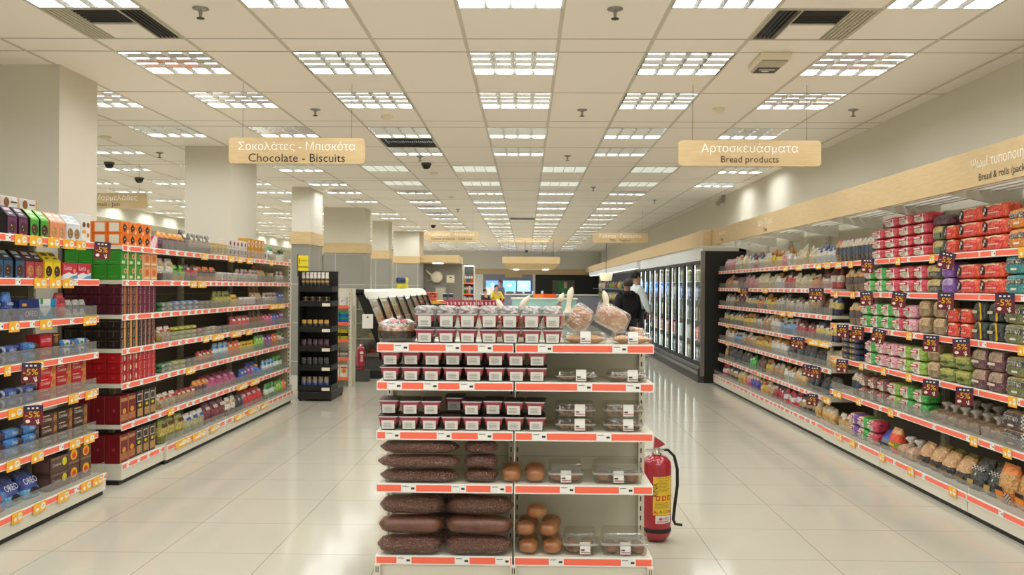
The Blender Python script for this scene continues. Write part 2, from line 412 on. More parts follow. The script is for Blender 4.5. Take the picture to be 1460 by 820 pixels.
for l, x, y in (('round smoke detector beyond the left lamps', -1.3, 7.85), ('round smoke detector above the bread sign', 1.68, 7.48), ('round smoke detector behind a camera dome', -1.29, 11.77),
                ('small far smoke detector over the left counter', -1.34, 14.9), ('round smoke detector left beside the second column', -4.5, 9.0)): detector(l, x, y)
def dome(label, x, y):
    o = root('security_camera', label, 'camera', (x, y, CEIL), 0, 'black camera domes')
    b = MB(); b.lathe([(.065, 0), (.065, -.025), (.058, -.03)], 20, 'grey_dark'); b.build('ring', o)
    b = MB(); b.lathe([(.056, -.03), (.05, -.055), (.03, -.075), (0, -.08)], 20, 'black_gloss'); b.build('dome', o)
for l, x, y in (('black camera dome above the jam sign', -5.42, 10.93), ('black camera dome beyond the jam sign', -5.75, 12.5), ('black camera dome over the aisle behind chocolate sign', -1.29, 10.87),
                ('black camera dome over the far cheese sign', -2.41, 21.9), ('tiny black camera dome near the back wall', .02, 36.8)): dome(l, x, y)
for k, (y, l) in enumerate(((15.6, 'round recessed downlight in left soffit, nearer of two'), (18.2, 'round recessed downlight in left soffit, farther of two'))):
    b = MB(); b.lathe([(.0, 0), (.15, -.0), (.16, -.006), (.16, .02)], 24, ['lamp_glow', 'white', 'white']); tag(b.build('downlight', None, (XL + .45, y, 2.748)), l, 'lamp', 'soffit downlights')
# emergency light
o = root('emergency_light', 'boxy emergency exit light on the ceiling with dark arrow sign', 'emergency light', (1.66, 5.86, CEIL), .0)
b = MB(); b.box(-.1, -.17, -.05, .1, .17, 0, 'cream', .008); b.build('housing', o)
b = MB(); b.box(-.085, -.15, -.062, .085, .155, -.05, 'cream_dark', .004); b.build('lens', o)
b = MB(); b.box(-.075, .0, -.064, .075, .15, -.0615, 'grey_dark')
b.add([(-.055, .065, -.0645), (.055, .065, -.0645), (.055, .045, -.0645), (-.055, .045, -.0645)], [(0, 1, 2, 3)], 'white')
b.add([(-.03, .085, -.0645), (-.03, .10, -.0645), (.0, .115, -.0645), (.035, .095, -.0645), (.0, .075, -.0645)], [(0, 1, 2, 3, 4)], 'white'); b.build('sign_plate', o)
# twin spots high on the right wall
o = root('wall_spotlight', 'pair of small beige spotlights high on right wall', 'spotlight', (XR, 14.5, 2.88))
b = MB(); b.box(-.05, -.05, .02, -.005, .05, .16, 'cream_dark', .006); b.build('bracket', o)
b = MB(); b.tube([(-.06, 0, .07), (-.13, -.03, -.02)], .035, 'cream_dark', 12); b.build('lamp_head', o)
b = MB(); b.tube([(-.06, .0, .07), (-.11, .09, .0)], .035, 'cream_dark', 12); b.build('lamp_head', o)

# ------------------------------------------------------------------ hanging signs
def hanging_sign(label, x, y, z, line1, line2, w=1.1, h=.2, name='aisle_sign'):
    o = root(name, label, 'sign', (x, y, z), 0, 'wooden aisle signs')
    pts = []
    r = .03
    for cx, cz, a0 in ((w / 2 - r, h / 2 - r, 0), (-w / 2 + r, h / 2 - r, 90), (-w / 2 + r, -h / 2 + r, 180), (w / 2 - r, -h / 2 + r, 270)):
        for a in range(0, 91, 18): t = math.radians(a0 + a); pts.append((cx + r * math.cos(t), cz + r * math.sin(t)))
    b = MB(); n = len(pts)
    v = [(p[0], q, p[1]) for q in (-.012, .012) for p in pts]
    b.add(v, [tuple(range(n)), tuple(range(2 * n - 1, n - 1, -1))] + [(j, n + j, n + (j + 1) % n, (j + 1) % n) for j in range(n)], 'wood'); b.build('board', o)
    T = lambda dz: (lambda a, c: (a, -.0135, c + dz))
    lettering(o, line1, T(.032), 'text_white', w * .86, .088); lettering(o, line2, T(-.055), 'text_black', w * .8, .066)
    for sx in (-1, 1):
        b = MB(); b.tube([(sx * w * .4, 0, h / 2), (sx * w * .4, 0, CEIL - z)], .0015, 'grey_dark', 6); b.build('cable', o)
hanging_sign('wooden hanging sign reading Chocolate - Biscuits', -1.80, 6.62, 2.492, 'Σοκολάτες - Μπισκότα', 'Chocolate - Biscuits', 1.07)
hanging_sign('wooden hanging sign reading Bread products', 1.727, 6.62, 2.487, 'Αρτοσκευάσματα', 'Bread products', 1.1)
hanging_sign('wooden hanging sign reading Jam, partly behind the first column', -5.5, 11.0, 2.53, 'Μέλι - Μαρμελάδες', 'Cereals - Jam')
hanging_sign('distant wooden sign left of centre about cheese and cold cuts', -1.53, 17.3, 2.46, 'Τυροκομικά - Αλλαντικά', 'Cheese products - Cold cuts')
hanging_sign('distant wooden sign right of centre about milk and yoghurt', 1.88, 17.0, 2.43, 'Γάλατα - Γιαούρτια', 'Milk - Yoghurt')
# wooden fascia above the right-hand shelves and on over the freezers
def wood_run(name, label, x0, y0, x1, y1, z0, z1):
    b = MB(); b.box(x0, y0, z0, x1, y1, z1, 'wood'); return tag(b.build(name), label, 'fascia')
f = root('shelf_fascia', 'long wooden fascia above the bread shelves, lettered Bread & rolls', 'fascia', (2.78, 3.0, 2.08))
b = MB(); b.box(0, 0, 0, .025, 9.78, .23, 'wood'); b.build('board', f)
TY = lambda y, z: (lambda a, c: (-.0015, y - a, z + c))
for tx, y, z, mt, wd, ht in (('Ψωμί τυποποιημένο', 1.985, .135, 'text_white', .75, None), ('Bread & rolls (packed)', 1.985, .045, 'text_black', .56, None), ('Κέικ - Γλυκά', 6.93, .14, 'text_white', None, .075), ('Cakes', 6.93, .05, 'text_black', None, .045),
        ('Φρυγανιές', 9.1, .14, 'text_white', None, .07), ('Rusks', 9.1, .055, 'text_black', None, .045)): lettering(f, tx, TY(y, z), mt, wd, ht)
for k in range(9):
    y = .5 + 1.11 * k; b = MB(); b.prism([(0, 0), (0, .15), (-.02, .15), (-.02, 0)], 0, 0.001, 'cream_metal') if 0 else b.add([(x, yy, z) for yy in (y, y + .02) for x, z in ((.025, .0), (.53, -.1), (.53, .15), (.025, .15))], [(0, 1, 2, 3), (7, 6, 5, 4), (0, 4, 5, 1), (1, 5, 6, 2), (2, 6, 7, 3), (3, 7, 4, 0)], 'white_paint'); b.build('bracket', f)
for k in range(5):
    b = MB(); b.box(.06 + .09 * k, 0, .02, .085 + .09 * k, 9.78, .09, 'white_paint'); b.build('canopy_slat', f)
f = root('freezer_fascia', 'wooden fascia band running above the glass-door freezers', 'fascia', (2.655, 12.8, 2.08))
b = MB(); b.box(0, 0, 0, .7, .03, .23, 'wood'); b.box(0, .03, 0, .025, 25.7, .23, 'wood'); b.build('board', f)
# wooden band round the back wall
b = MB(); b.box(-3.6, YB - .03, 2.0, XR, YB, 2.25, 'wood'); struct(b.build('wall_back_trim'))
# ================================================================== shelving
class Unit:
    """a run of shelves: side L (front faces +x), R (front faces -x) or C (front faces the camera)"""
    def __init__(s, side, xf, y0, L, depth, zs, where, base_out=.07):
        s.side, s.xf, s.y0, s.L, s.depth, s.zs, s.where, s.base_out = side, xf, y0, L, depth, zs, where, base_out
    def P(s, a, y, z):
        if s.side == 'L': return (s.xf - y, s.y0 + a, z)
        if s.side == 'R': return (s.xf + y, s.y0 + a, z)
        return (s.xf + a, s.y0 + y, z)
    @property
    def rz(s): return {'L': PI / 2, 'R': -PI / 2, 'C': 0.}[s.side]
def price_rail(b, L, z, y, tickets, h=.042):
    b.box(0, y - .006, z - h, L, y, z + .002, 'rail_white')
    b.quad((.004, y - .0068, z - h + .006), (L - .004, y - .0068, z - h + .006), (L - .004, y - .0068, z - .005), (.004, y - .0068, z - .005), 'coral')
    for x, wd in tickets:
        b.quad((x, y - .0076, z - h + .004), (x + wd, y - .0076, z - h + .004), (x + wd, y - .0076, z - .003), (x, y - .0076, z - .003), 'ticket')
        b.quad((x + wd * .66, y - .0082, z - h + .016), (x + wd * .9, y - .0082, z - h + .016), (x + wd * .9, y - .0082, z - .016), (x + wd * .66, y - .0082, z - .016), 'ink')
        b.quad((x + wd * .08, y - .0082, z - .012), (x + wd * .5, y - .0082, z - .012), (x + wd * .5, y - .0082, z - .009), (x + wd * .08, y - .0082, z - .009), 'ink')
def yellow_tag(parent, x, y, z, wd=.12, n=1, lab=None):
    b = MB(); h = .058
    b.box(x, y - .011, z - h, x + wd, y - .009, z + .003, 'tag_yellow')
    T = lambda cx, cz: (lambda a, c: (cx + a, y - .0117, cz + c))
    b.disc(T(x + wd * .3, z - .036), wd * .13, .011, 'tag_white')
    for k in range(n):
        b.disc(T(x + wd * (.74 if n == 1 else .55 + .3 * k), z - .026), wd * .19 if n == 1 else wd * .14, .02, 'tag_white')
        b.text(('1,85', '2,39', '0,99', '3,09', '1,56')[int(x * 97) % 5], lambda a, c, k=k: (x + wd * (.74 if n == 1 else .55 + .3 * k) + a, y - .0122, z - .024 + c), 'ink', width=wd * .28, height=.015)
    o = b.build('price_tag', parent)
    return o
PROMO = {}
def promo_sign(parent, x, y, z, tilt=0.):
    if not PROMO:
        b = MB(); b.box(-.05, -.003, -.115, .05, 0, 0, 'promo_maroon'); b.quad((-.05, -.0035, -.03), (.05, -.0035, -.03), (.05, -.0035, 0), (-.05, -.0035, 0), 'promo_navy')
        T = lambda dx, dz: (lambda a, c: (dx + a, -.0042, dz + c))
        b.text('-5%', T(-.004, -.052), 'promo_yellow', width=.075)
        for k in range(3): b.quad((-.03 + k * .022, -.0042, -.02), (-.018 + k * .022, -.0042, -.02), (-.018 + k * .022, -.0042, -.011), (-.03 + k * .022, -.0042, -.011), 'tag_white')
        b.disc(T(-.028, -.09), .012, .01, 'tag_white')
        b.add([T(0, 0)(*p) for p in ((.01, -.085), (.016, -.085), (.016, -.1), (.022, -.1), (.022, -.08), (.028, -.08), (.028, -.1), (.034, -.1), (.022, -.112))], [(0, 1, 2, 8), (3, 4, 5, 6), (2, 3, 6, 8), (6, 7, 8)], 'tag_white')
        PROMO[0] = b.mesh('promo_sign')
    o = bpy.data.objects.new('promo_sign', PROMO[0]); COL.objects.link(o); o.parent = parent; side = 1 if abs(parent.parent.rotation_euler.z + PI / 2) < .1 else -1; o.location = (x, y - .058, z + .004); o.rotation_euler = (0, tilt, side * 1.0)
    return o
def make_unit(U, bays, label, back_top, risers=(), tick=.3, tags=(), promos=(), posts=True, base=True, plain_ends=False, group=None, th=.024, backmat='cream_metal', tick_w=.05):
    """one thing per bay; bays are (a0, a1, label); tags (shelf, a, width, prices); promos (shelf, a, tilt) along the run"""
    rr = random.Random(int(U.y0 * 100) + 3)
    for a0, a1, lab in bays:
        L = a1 - a0
        loc = U.P(a1 if U.side == 'R' else a0, 0, 0)
        o = root('shelving_unit', lab, 'shelves', loc, U.rz, group)
        lx = lambda a: (a1 - a) if U.side == 'R' else (a - a0)       # along the run -> local x
        D = U.depth
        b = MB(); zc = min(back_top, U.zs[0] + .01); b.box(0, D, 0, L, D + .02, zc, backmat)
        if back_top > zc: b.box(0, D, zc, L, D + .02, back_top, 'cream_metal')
        for z in (.55, .95, 1.35, 1.75):
            if z < back_top: b.quad((0, D - .001, z), (L, D - .001, z), (L, D - .001, z + .004), (0, D - .001, z + .004), 'cream_dark')
        b.build('back_panel', o)
        for x in ((0, L) if posts else ()):
            p = MB(); xa = min(max(x - .015, 0), L - .03); p.box(xa, D - .04, 0, xa + .03, D, back_top, 'cream_metal')
            for k in range(int(back_top / .05)): p.quad((xa + .01, D - .041, .03 + k * .05), (xa + .016, D - .041, .03 + k * .05), (xa + .016, D - .041, .055 + k * .05), (xa + .01, D - .041, .055 + k * .05), 'slot')
            p.build('upright', o)
        for si, z in enumerate(U.zs):
            isb = base and si == len(U.zs) - 1
            yf = -U.base_out if isb else 0.
            s = MB(); g = .003
            if isb:
                s.box(g, yf, .035, L - g, D, z, 'cream_metal'); s.box(g, yf + .02, 0, L - g, D, .035, 'black')
            else:
                s.box(g, yf, z - th, L - g, D, z, 'cream_metal'); s.box(g, yf, z - .03, g + .01, D - .1, z - th, 'cream_metal'); s.box(L - g - .01, yf, z - .03, L - g, D - .1, z - th, 'cream_metal')
            so = s.build('shelf', o)
            tk, a = [], rr.uniform(.03, tick)
            while a < L - .07: tk.append((a, tick_w)); a += tick * rr.uniform(.7, 1.4)
            r = MB(); price_rail(r, L - 2 * g, z, yf, tk)
            ro = r.build('price_rail', so, (g, 0, 0))
            if si in risers:
                q = MB(); q.box(.01, yf + .006, z + .002, L - .01, yf + .008, z + .075, 'riser'); q.build('riser', so)
            for ts, ta, tw, tn in tags:
                if ts == si and a0 <= ta < a1: yellow_tag(so, min(max(lx(ta) - tw / 2, 0), L - tw), yf, z, tw, tn)
            for ts, ta, tilt in promos:
                if ts == si and a0 <= ta < a1: promo_sign(so, lx(ta), yf, z, tilt)
SH = ['top', 'second', 'third', 'fourth', 'fifth', 'sixth', 'bottom']
def shelf_word(U, si): return 'bottom' if si == len(U.zs) - 1 else SH[si]

# ------------------------------------------------------------------ kinds of goods
PK = {}
def reg(key, me, name, desc, cat, w, d, h): PK[key] = dict(me=me, name=name, desc=desc, cat=cat, w=w, d=d, h=h)
def deep(c):
    r, g, b_ = (int(c[i:i + 2], 16) for i in (0, 2, 4)); m = (r + g + b_) / 3
    return ''.join('%02x' % max(4, min(255, int((m + (v - m) * 1.25) * .92))) for v in (r, g, b_))
def card(c): return M('card_' + c, deep(c), .45, coat=.08, spec=.35)
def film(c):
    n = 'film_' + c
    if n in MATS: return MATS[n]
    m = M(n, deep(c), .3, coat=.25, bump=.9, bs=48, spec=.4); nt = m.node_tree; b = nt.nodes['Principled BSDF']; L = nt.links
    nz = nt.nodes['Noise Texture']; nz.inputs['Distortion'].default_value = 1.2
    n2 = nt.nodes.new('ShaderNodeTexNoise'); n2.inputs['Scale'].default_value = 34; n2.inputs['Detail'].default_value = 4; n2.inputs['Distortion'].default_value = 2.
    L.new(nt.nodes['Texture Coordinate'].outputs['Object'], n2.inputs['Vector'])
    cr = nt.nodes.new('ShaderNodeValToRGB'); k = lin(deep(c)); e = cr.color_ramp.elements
    e[0].position = .36; e[0].color = (*(v * .68 for v in k), 1); e[1].position = .66; e[1].color = (*(min(1, v * 1.35 + .07) for v in k), 1)  # crinkle highlights and darker folds painted into the film colour
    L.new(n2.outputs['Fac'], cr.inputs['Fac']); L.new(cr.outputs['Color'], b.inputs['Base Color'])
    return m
def decals(b, dec, w, d, h, faces=('front',), e=.0007):
    for k, q in enumerate(dec):
        for fc in faces:
            ee = e * (1 + k * .6)
            P = {'front': lambda u, v: ((u - .5) * w, -d / 2 - ee, v * h), 'left': lambda u, v: (-w / 2 - ee, (.5 - u) * d, v * h), 'right': lambda u, v: (w / 2 + ee, (u - .5) * d, v * h)}[fc]
            fw_ = w if fc == 'front' else d
            if q[0] == 'r': b.quad(P(q[1], q[2]), P(q[3], q[2]), P(q[3], q[4]), P(q[1], q[4]), card(q[5]))
            if q[0] == 'd': b.disc(lambda x, z: P(q[1] + x / fw_, q[2] + z / h), q[3] * fw_, q[4] * h, card(q[5]), 12)
            if q[0] == 'p': b.add([P(u, v) for u, v in q[1]], [tuple(range(len(q[1])))], card(q[2]))
            if q[0] == 't': b.text(q[1], lambda x, z: P(q[2] + x / fw_, q[3] + z / h), card(q[5]), width=q[4] * fw_)
            if q[0] == 'v': b.text(q[1], lambda x, z: P(q[2] - z / fw_, q[3] + x / h), card(q[5]), width=q[4] * h)   # runs upwards
def carton(key, desc, w, d, h, c, front=(), side=(), name='biscuit_carton', cat='box', top=None):
    b = MB(); b.box(-w / 2, -d / 2, 0, w / 2, d / 2, h, card(c), .0025)
    if top: b.quad((-w / 2 + .004, -d / 2 + .004, h + .0006), (w / 2 - .004, -d / 2 + .004, h + .0006), (w / 2 - .004, d / 2 - .004, h + .0006), (-w / 2 + .004, d / 2 - .004, h + .0006), card(top))
    decals(b, front, w, d, h); decals(b, side, w, d, h, ('left', 'right'))
    reg(key, b.mesh(name), name, desc, cat, w, d, h)
def gable(key, desc, c, ctop, cook='4a2c1c', band='f5efe2', w=.085, d=.075, h=.165):
    b = MB(); k = .108
    b.prism([(-d / 2, 0), (d / 2, 0), (d / 2, h), (.015, h), (-d / 2, k)], -w / 2, w / 2, card('1f1a1c' if cook == '4a2c1c' else c))
    b.quad((-w / 2, -d / 2 - .0006, 0), (w / 2, -d / 2 - .0006, 0), (w / 2, -d / 2 - .0006, k), (-w / 2, -d / 2 - .0006, k), card(c))
    sl = lambda u, v, e=.001: ((u - .5) * w, -d / 2 - e + v * (d / 2 + .015), k + e + v * (h - k))
    b.quad(sl(0, 0), sl(1, 0), sl(1, 1), sl(0, 1), card(ctop))
    for u0, v0, u1, v1 in ((.15, .55, .85, .85), (.25, .2, .75, .38)): b.quad(sl(u0, v0, .0016), sl(u1, v0, .0016), sl(u1, v1, .0016), sl(u0, v1, .0016), card(band))
    decals(b, [('r', 0, .93, 1, 1, ctop), ('d', .5, .42, .4, .32, cook), ('d', .38, .5, .05, .035, 'efe0c0'), ('d', .6, .36, .05, .035, '2a160c'), ('d', .55, .56, .05, .035, '2a160c'), ('d', .42, .3, .04, .03, 'e8d2a8'), ('r', .06, .04, .3, .09, band)], w, d, k, e=.0012)
    reg(key, b.mesh('cookie_carton'), 'cookie_carton', desc, 'box', w, d, h)
def pouch(key, desc, w, d, h, bands, dec=(), name='snack_bag', cat='bag', lean=0., frill=True, seed=1):
    """standing pillow bag: bands [(upper v, colour)]"""
    b = MB(); n = 12; nz_ = 9; v = []
    for i in range(nz_ + 1):
        t = i / nz_; hw = w / 2 * (.86 + .14 * math.sin(PI * min(t * 1.1, 1))); th = d / 2 * max(.04, (math.sin(PI * (.18 + .82 * t)) ** .7 if t < .97 else .04))
        for j in range(n):
            a = 2 * PI * j / n; x = hw * math.copysign(abs(math.cos(a)) ** .6, math.cos(a)); y = th * math.copysign(abs(math.sin(a)) ** .9, math.sin(a))
            k = mnoise.noise(Vector((x * 40, y * 40 + seed, t * 6))) * .006
            v.append((x, y + k + lean * t * h, t * h))
    fs, ms = [], []
    for i in range(nz_):
        col = next(c for u, c in bands if (i + .5) / nz_ <= u)
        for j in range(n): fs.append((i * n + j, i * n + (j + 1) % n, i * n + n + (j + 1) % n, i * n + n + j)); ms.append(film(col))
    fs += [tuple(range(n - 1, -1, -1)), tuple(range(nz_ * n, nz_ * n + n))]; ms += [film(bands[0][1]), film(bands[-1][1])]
    b.add(v, fs, ms, True)
    for q in dec:
        P = lambda u, vv: ((u - .5) * w, -d / 2 * min(1, math.sin(PI * (.18 + .82 * vv)) ** .7) - .004 + lean * vv * h, vv * h)
        if q[0] == 'r': b.add([P(q[1] + (q[3] - q[1]) * i / 3, q[2] + (q[4] - q[2]) * j / 3) for j in range(4) for i in range(4)], [(j * 4 + i, j * 4 + i + 1, j * 4 + i + 5, j * 4 + i + 4) for j in range(3) for i in range(3)], card(q[5]))
        if q[0] == 'd': b.disc(lambda x, z: P(q[1] + x, q[2] + z), q[3], q[4], card(q[5]), 10)
        if q[0] == 't': b.text(q[1], lambda x, z: P(q[2] + x / w, q[3] + z / h), card(q[5]), width=q[4] * w)
    reg(key, b.mesh(name), name, desc, cat, w, d, h)
def flow(key, desc, w, d, h, bands, dec=(), name='biscuit_pack', cat='pack', seed=1):
    """lying flow-wrapped pack with crimped ends: bands [(upper u, colour)] along its length"""
    b = MB(); n = 12; m = 12; v = []
    for i in range(m + 1):
        t = i / m; k = min(1., min(t, 1 - t) / .1) ** .6 if 0 < t < 1 else 0
        for j in range(n):
            a = 2 * PI * j / n; y = d / 2 * (.25 * (1 - k) + .75 + .0) * math.copysign(abs(math.cos(a)) ** .6, math.cos(a)); z = h / 2 * max(k, .08) * math.copysign(abs(math.sin(a)) ** .6, math.sin(a))
            v.append(((t - .5) * w, y * (1 if k > .5 else .9), min(h, max(0, h / 2 + z + mnoise.noise(Vector((t * 9, a, seed))) * .002))))
    fs, ms = [], []
    for i in range(m):
        col = next(c for u, c in bands if (i + .5) / m <= u)
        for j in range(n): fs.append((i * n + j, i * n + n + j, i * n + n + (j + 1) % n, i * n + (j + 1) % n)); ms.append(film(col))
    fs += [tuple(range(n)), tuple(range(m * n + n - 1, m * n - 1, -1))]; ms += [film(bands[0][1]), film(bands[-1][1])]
    b.add(v, fs, ms, True)
    for q in dec:
        P = lambda u, vv: ((u - .5) * w, -d / 2 * .98 - .0015, vv * h)
        if q[0] == 'r': b.quad(P(q[1], q[2]), P(q[3], q[2]), P(q[3], q[4]), P(q[1], q[4]), card(q[5]))
        if q[0] == 'd': b.disc(lambda x, z: P(q[1] + x / w, q[2] + z / h), q[3] * w, q[4] * h, card(q[5]), 10)
        if q[0] == 't': b.text(q[1], lambda x, z: P(q[2] + x / w, q[3] + z / h), card(q[5]), width=q[4] * w)
        if q[0] == 'T': b.text(q[1], lambda x, z: ((q[2] - .5) * w + x, (q[3] - .5) * d + z, h * 1.0 + .001), card(q[5]), width=q[4] * w)
    reg(key, b.mesh(name), name, desc, cat, w, d, h)
def loaf(key, desc, w, d, h, fn, dec=(), p=5.2, nf=12, nz=.007, name='bread_pack', cat='bread', neck=None, seed=1):
    """rounded film-wrapped pack; fn(side, u, v) gives the colour, near end at u = 1 on the right-hand wall"""
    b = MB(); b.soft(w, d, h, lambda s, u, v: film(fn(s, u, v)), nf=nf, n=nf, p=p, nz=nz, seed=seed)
    if neck: b.lathe([(.012, 0), (.03, .02), (.05, .05), (.035, .06)], 10, film(neck), (w / 2 - .06, 0, h - .012))
    decals(b, dec, w, d, h, e=.0035)
    reg(key, b.mesh(name), name, desc, cat, w, d, h)
def label_bag(key, desc, c, w=.2, d=.13, h=.086, head='b81f3a', tail=None, bread='c99f66', face='f3ece0', desc2=None, seed=1, swap=False):
    """soft bag of sliced bread: white printed label with a coloured header, coloured gathered end"""
    tail = tail or c
    def fn(s, u, v):
        if s == 'front': return tail if u > .64 else (c if v > .84 or v < .08 else face)
        if s == 'top': return bread if u < .6 else tail
        if s == 'right': return tail
        return c
    loaf(key, desc, w, d, h, fn, [('r', .06, .56, .62, .8, head), ('r', .1, .62, .5, .74, face), ('r', .12, .22, .3, .5, 'd8cbb4'), ('d', .46, .36, .07, .12, 'b9a88c'), ('r', .1, .3, .26, .34, head)], nz=.008, p=4.6, seed=seed)
def check_loaf(key, desc, c, c2, w=.3, d=.12, h=.117, txt='ΣΠΙΤΙΚΟ'):
    def fn(s, u, v):
        if s == 'front':
            if u > .7 or u < .1: return '16140f' if (int(u * 26) + int(v * 9)) % 2 else 'efe9dc'
            return '16140f' if .52 < v < .78 else c
        if s == 'right': return '16140f' if (int(u * 8) + int(v * 8)) % 2 else 'efe9dc'
        return c2
    loaf(key, desc, w, d, h, fn, [('t', txt, .4, .65, .44, 'f2ecdc'), ('r', .3, .2, .5, .3, 'f2ecdc')], nf=18, nz=.006)

# --- biscuit bay
gable('g_purple', 'purple cookie carton', '6d3a63', '47343f', band='cfc2c8'); gable('g_green', 'lime green cookie carton', '4f9a3c', '86cf5c', band='e9f2d8')
gable('g_peach', 'peach cookie carton', 'e89a78', 'f2c3ab', 'c39a6a', 'fff4ea'); gable('g_white', 'white blue-edged cookie carton', 'e8ebee', 'f4f4f0', '9b7b52', 'c9d3de')
gable('g_blue', 'dark blue cookie carton', '3c5f7c', '26303a', band='b8c4cc'); gable('g_red', 'black-topped red cookie carton', 'a8474a', '2a2326', 'b9805a', 'cfc0c0'); gable('g_yellow', 'yellow cookie carton', 'e9cf2f', 'd9c437', '3c2415', '6a5a18')
carton('c_case', 'yellow-edged display case of cookies', .2, .12, .17, 'e0ae2c', [('r', .04, 0, .96, .94, 'efece4'), ('d', .3, .5, .16, .2, '5b3c28'), ('d', .72, .5, .16, .2, '6b4a2c')], [('r', .08, 0, .92, .94, 'efece4'), ('d', .5, .5, .3, .22, '5b3c28')], top='d9a62c')
carton('c_long', 'flat white cookie box', .17, .12, .075, 'efece4', [('d', .3, .5, .16, .4, '8a5f34'), ('r', .55, .5, .9, .62, '4c3a2c'), ('r', .94, 0, 1, 1, 'dba52a')], [('r', .2, .4, .8, .6, '6b4a2c')])
carton('c_cooktall', 'tall white box with cookie picture', .12, .17, .185, 'f1eee6', [('d', .28, .62, .17, .1, '6a4026'), ('d', .72, .62, .17, .1, '8a5a34'), ('r', .1, .3, .5, .42, 'e2a52a'), ('d', .7, .25, .14, .09, 'c98b3c')], [('d', .5, .62, .2, .1, '4d3340'), ('r', .3, .2, .7, .4, 'c9b79a')], top='dba52a')
carton('c_lacta', 'pink-red wafer box with wave', .17, .09, .105, 'c13a52', [('p', ((0, 0), (1, 0), (1, .42), (.7, .3), (.4, .42), (0, .25)), 'eef3f6'), ('p', ((.35, .02), (1, .02), (1, .28), (.7, .2)), '6d9cc4'), ('t', 'Lacta', .35, .7, .5, 'fbf2ee'), ('d', .78, .5, .1, .14, 'd9a25a')], [('r', 0, 0, 1, .2, 'eef3f6')])
pouch('p_oreoS', 'small upright blue cookie bag', .085, .06, .17, [(.7, '24498f'), (1, '2f6fb4')], [('t', 'OREO', .5, .6, .7, 'f3f5fa'), ('d', .5, .3, .3, .12, '2a1e1c')])
carton('c_oreo', 'navy blue sandwich cookie box', .2, .08, .12, '1f2f68', [('t', 'OREO', .6, .32, .62, 'f4f6fb'), ('p', ((0, 0), (.28, 0), (.12, .3), (0, .3)), '3b86c6'), ('r', .12, .7, .34, .84, 'd9a23a')], [('r', .2, .2, .8, .7, '2d4fa0')])
carton('c_nosugar', 'blue and white sugar-free box', .2, .08, .125, '2f93c4', [('p', ((.04, 1), (.68, 1), (.64, .45), (.36, .12), (.1, .45)), 'f2f4f2'), ('r', .1, .74, .24, 1, '3e8b3a'), ('t', 'No Sugar', .36, .62, .5, '3c6a8c'), ('d', .84, .4, .09, .26, '2b3d1f')])
pouch('p_red', 'red upright biscuit bag', .1, .06, .16, [(.2, 'b32432'), (1, 'c93440')], [('t', 'Crisp', .5, .36, .7, 'f6e9e0'), ('r', .2, .6, .8, .8, '8c1826')])
pouch('p_bw', 'small black and white snack bag', .075, .05, .115, [(.4, 'e9e6e0'), (.7, '201d22'), (1, 'b8b4ae')], [('d', .5, .4, .25, .15, '3d66a8')])
flow('f_blue', 'blue cookie roll', .16, .06, .052, [(.08, 'c8d4e4'), (.3, '1f3f86'), (1, '2858a6')], [('t', 'OREO', .45, .5, .4, 'f3f5fa'), ('d', .8, .5, .1, .32, '2a1e1c'), ('T', 'OREO', .5, .5, .5, 'f3f5fa')])
flow('f_lblue', 'light blue cookie roll', .17, .065, .055, [(.1, '1f3f86'), (.75, '3c87c4'), (1, '1d2f5a')], [('t', 'OREO', .55, .55, .35, 'f3f5fa'), ('d', .84, .5, .1, .32, '4b3226'), ('T', 'OREO', .5, .5, .5, 'f3f5fa')])
def cookies(key, desc, c, c2, txt='Cookies', w=.175, d=.1, h=.066): carton(key, desc, w, d, h, c, [('p', ((.66, 0), (1, 0), (1, 1), (.8, 1)), c2), ('t', txt, .36, .5, .55, 'f6efe4'), ('d', .86, .5, .1, .3, 'a9743f'), ('r', .04, .8, .5, .88, 'e9c9a0')], [('r', .15, .2, .85, .8, 'd8cdb8'), ('r', .3, .3, .7, .5, c)])
cookies('k_red', 'red soft cookie box', 'c02a36', 'd89a5a'); cookies('k_redc', 'picture-fronted red cookie box', 'a8222e', 'c98a52'); cookies('k_choc', 'brown soft cookie box', '4a2d25', '6a4a32'); cookies('k_chocd', 'dark chocolate cookie box', '392421', '8a5c38')
carton('k_salted', 'red snack carton with white letters', .13, .09, .075, 'b12632', [('t', 'SALTED', .5, .5, .8, 'f3e6dc'), ('r', 0, .85, 1, 1, '8c1a24')])
carton('k_dark', 'narrow black biscuit carton', .075, .09, .075, '241a16', [('d', .5, .5, .3, .34, '8a6236'), ('r', .1, .82, .9, .92, 'b58f4a')])
flow('f_bluewhite', 'blue and white wafer pack', .17, .07, .05, [(.25, '2f7fc0'), (.7, 'dfe9ee'), (1, '2d78bc')], [('r', .3, .3, .45, .7, '3e8b3a'), ('r', .72, .3, .9, .7, 'b98a4c')])
pouch('p_oreoL', 'large blue cookie bag lying back', .17, .09, .17, [(.3, '7db6da'), (.75, '1f3a86'), (1, '16265a')], [('t', 'OREO', .5, .6, .75, 'f6f8fc'), ('d', .5, .24, .26, .13, '2a1e1c')], lean=.45)
carton('k_brownbox', 'brown cookie multipack', .19, .12, .1, '5a433c', [('t', 'Cookies', .35, .55, .5, 'e9ddd0'), ('d', .8, .6, .14, .26, 'd9cf3a'), ('r', 0, .86, 1, 1, '7a625a')], [('r', .1, .2, .9, .8, '70584f')], top='6a544c')
carton('k_brownflame', 'brown multipack with yellow burst', .14, .12, .115, '5d4239', [('d', .5, .55, .3, .3, 'e9b52c'), ('d', .5, .5, .16, .18, 'd8402f'), ('r', .05, .06, .95, .2, '8a6a58')], top='6a544c')
flow('f_dkblue', 'dark blue biscuit roll with yellow tag', .19, .06, .055, [(.4, '2f4f8c'), (.65, 'e9b52c'), (1, '4c86b8')], [('r', .44, .1, .62, .8, 'd94a2f')])
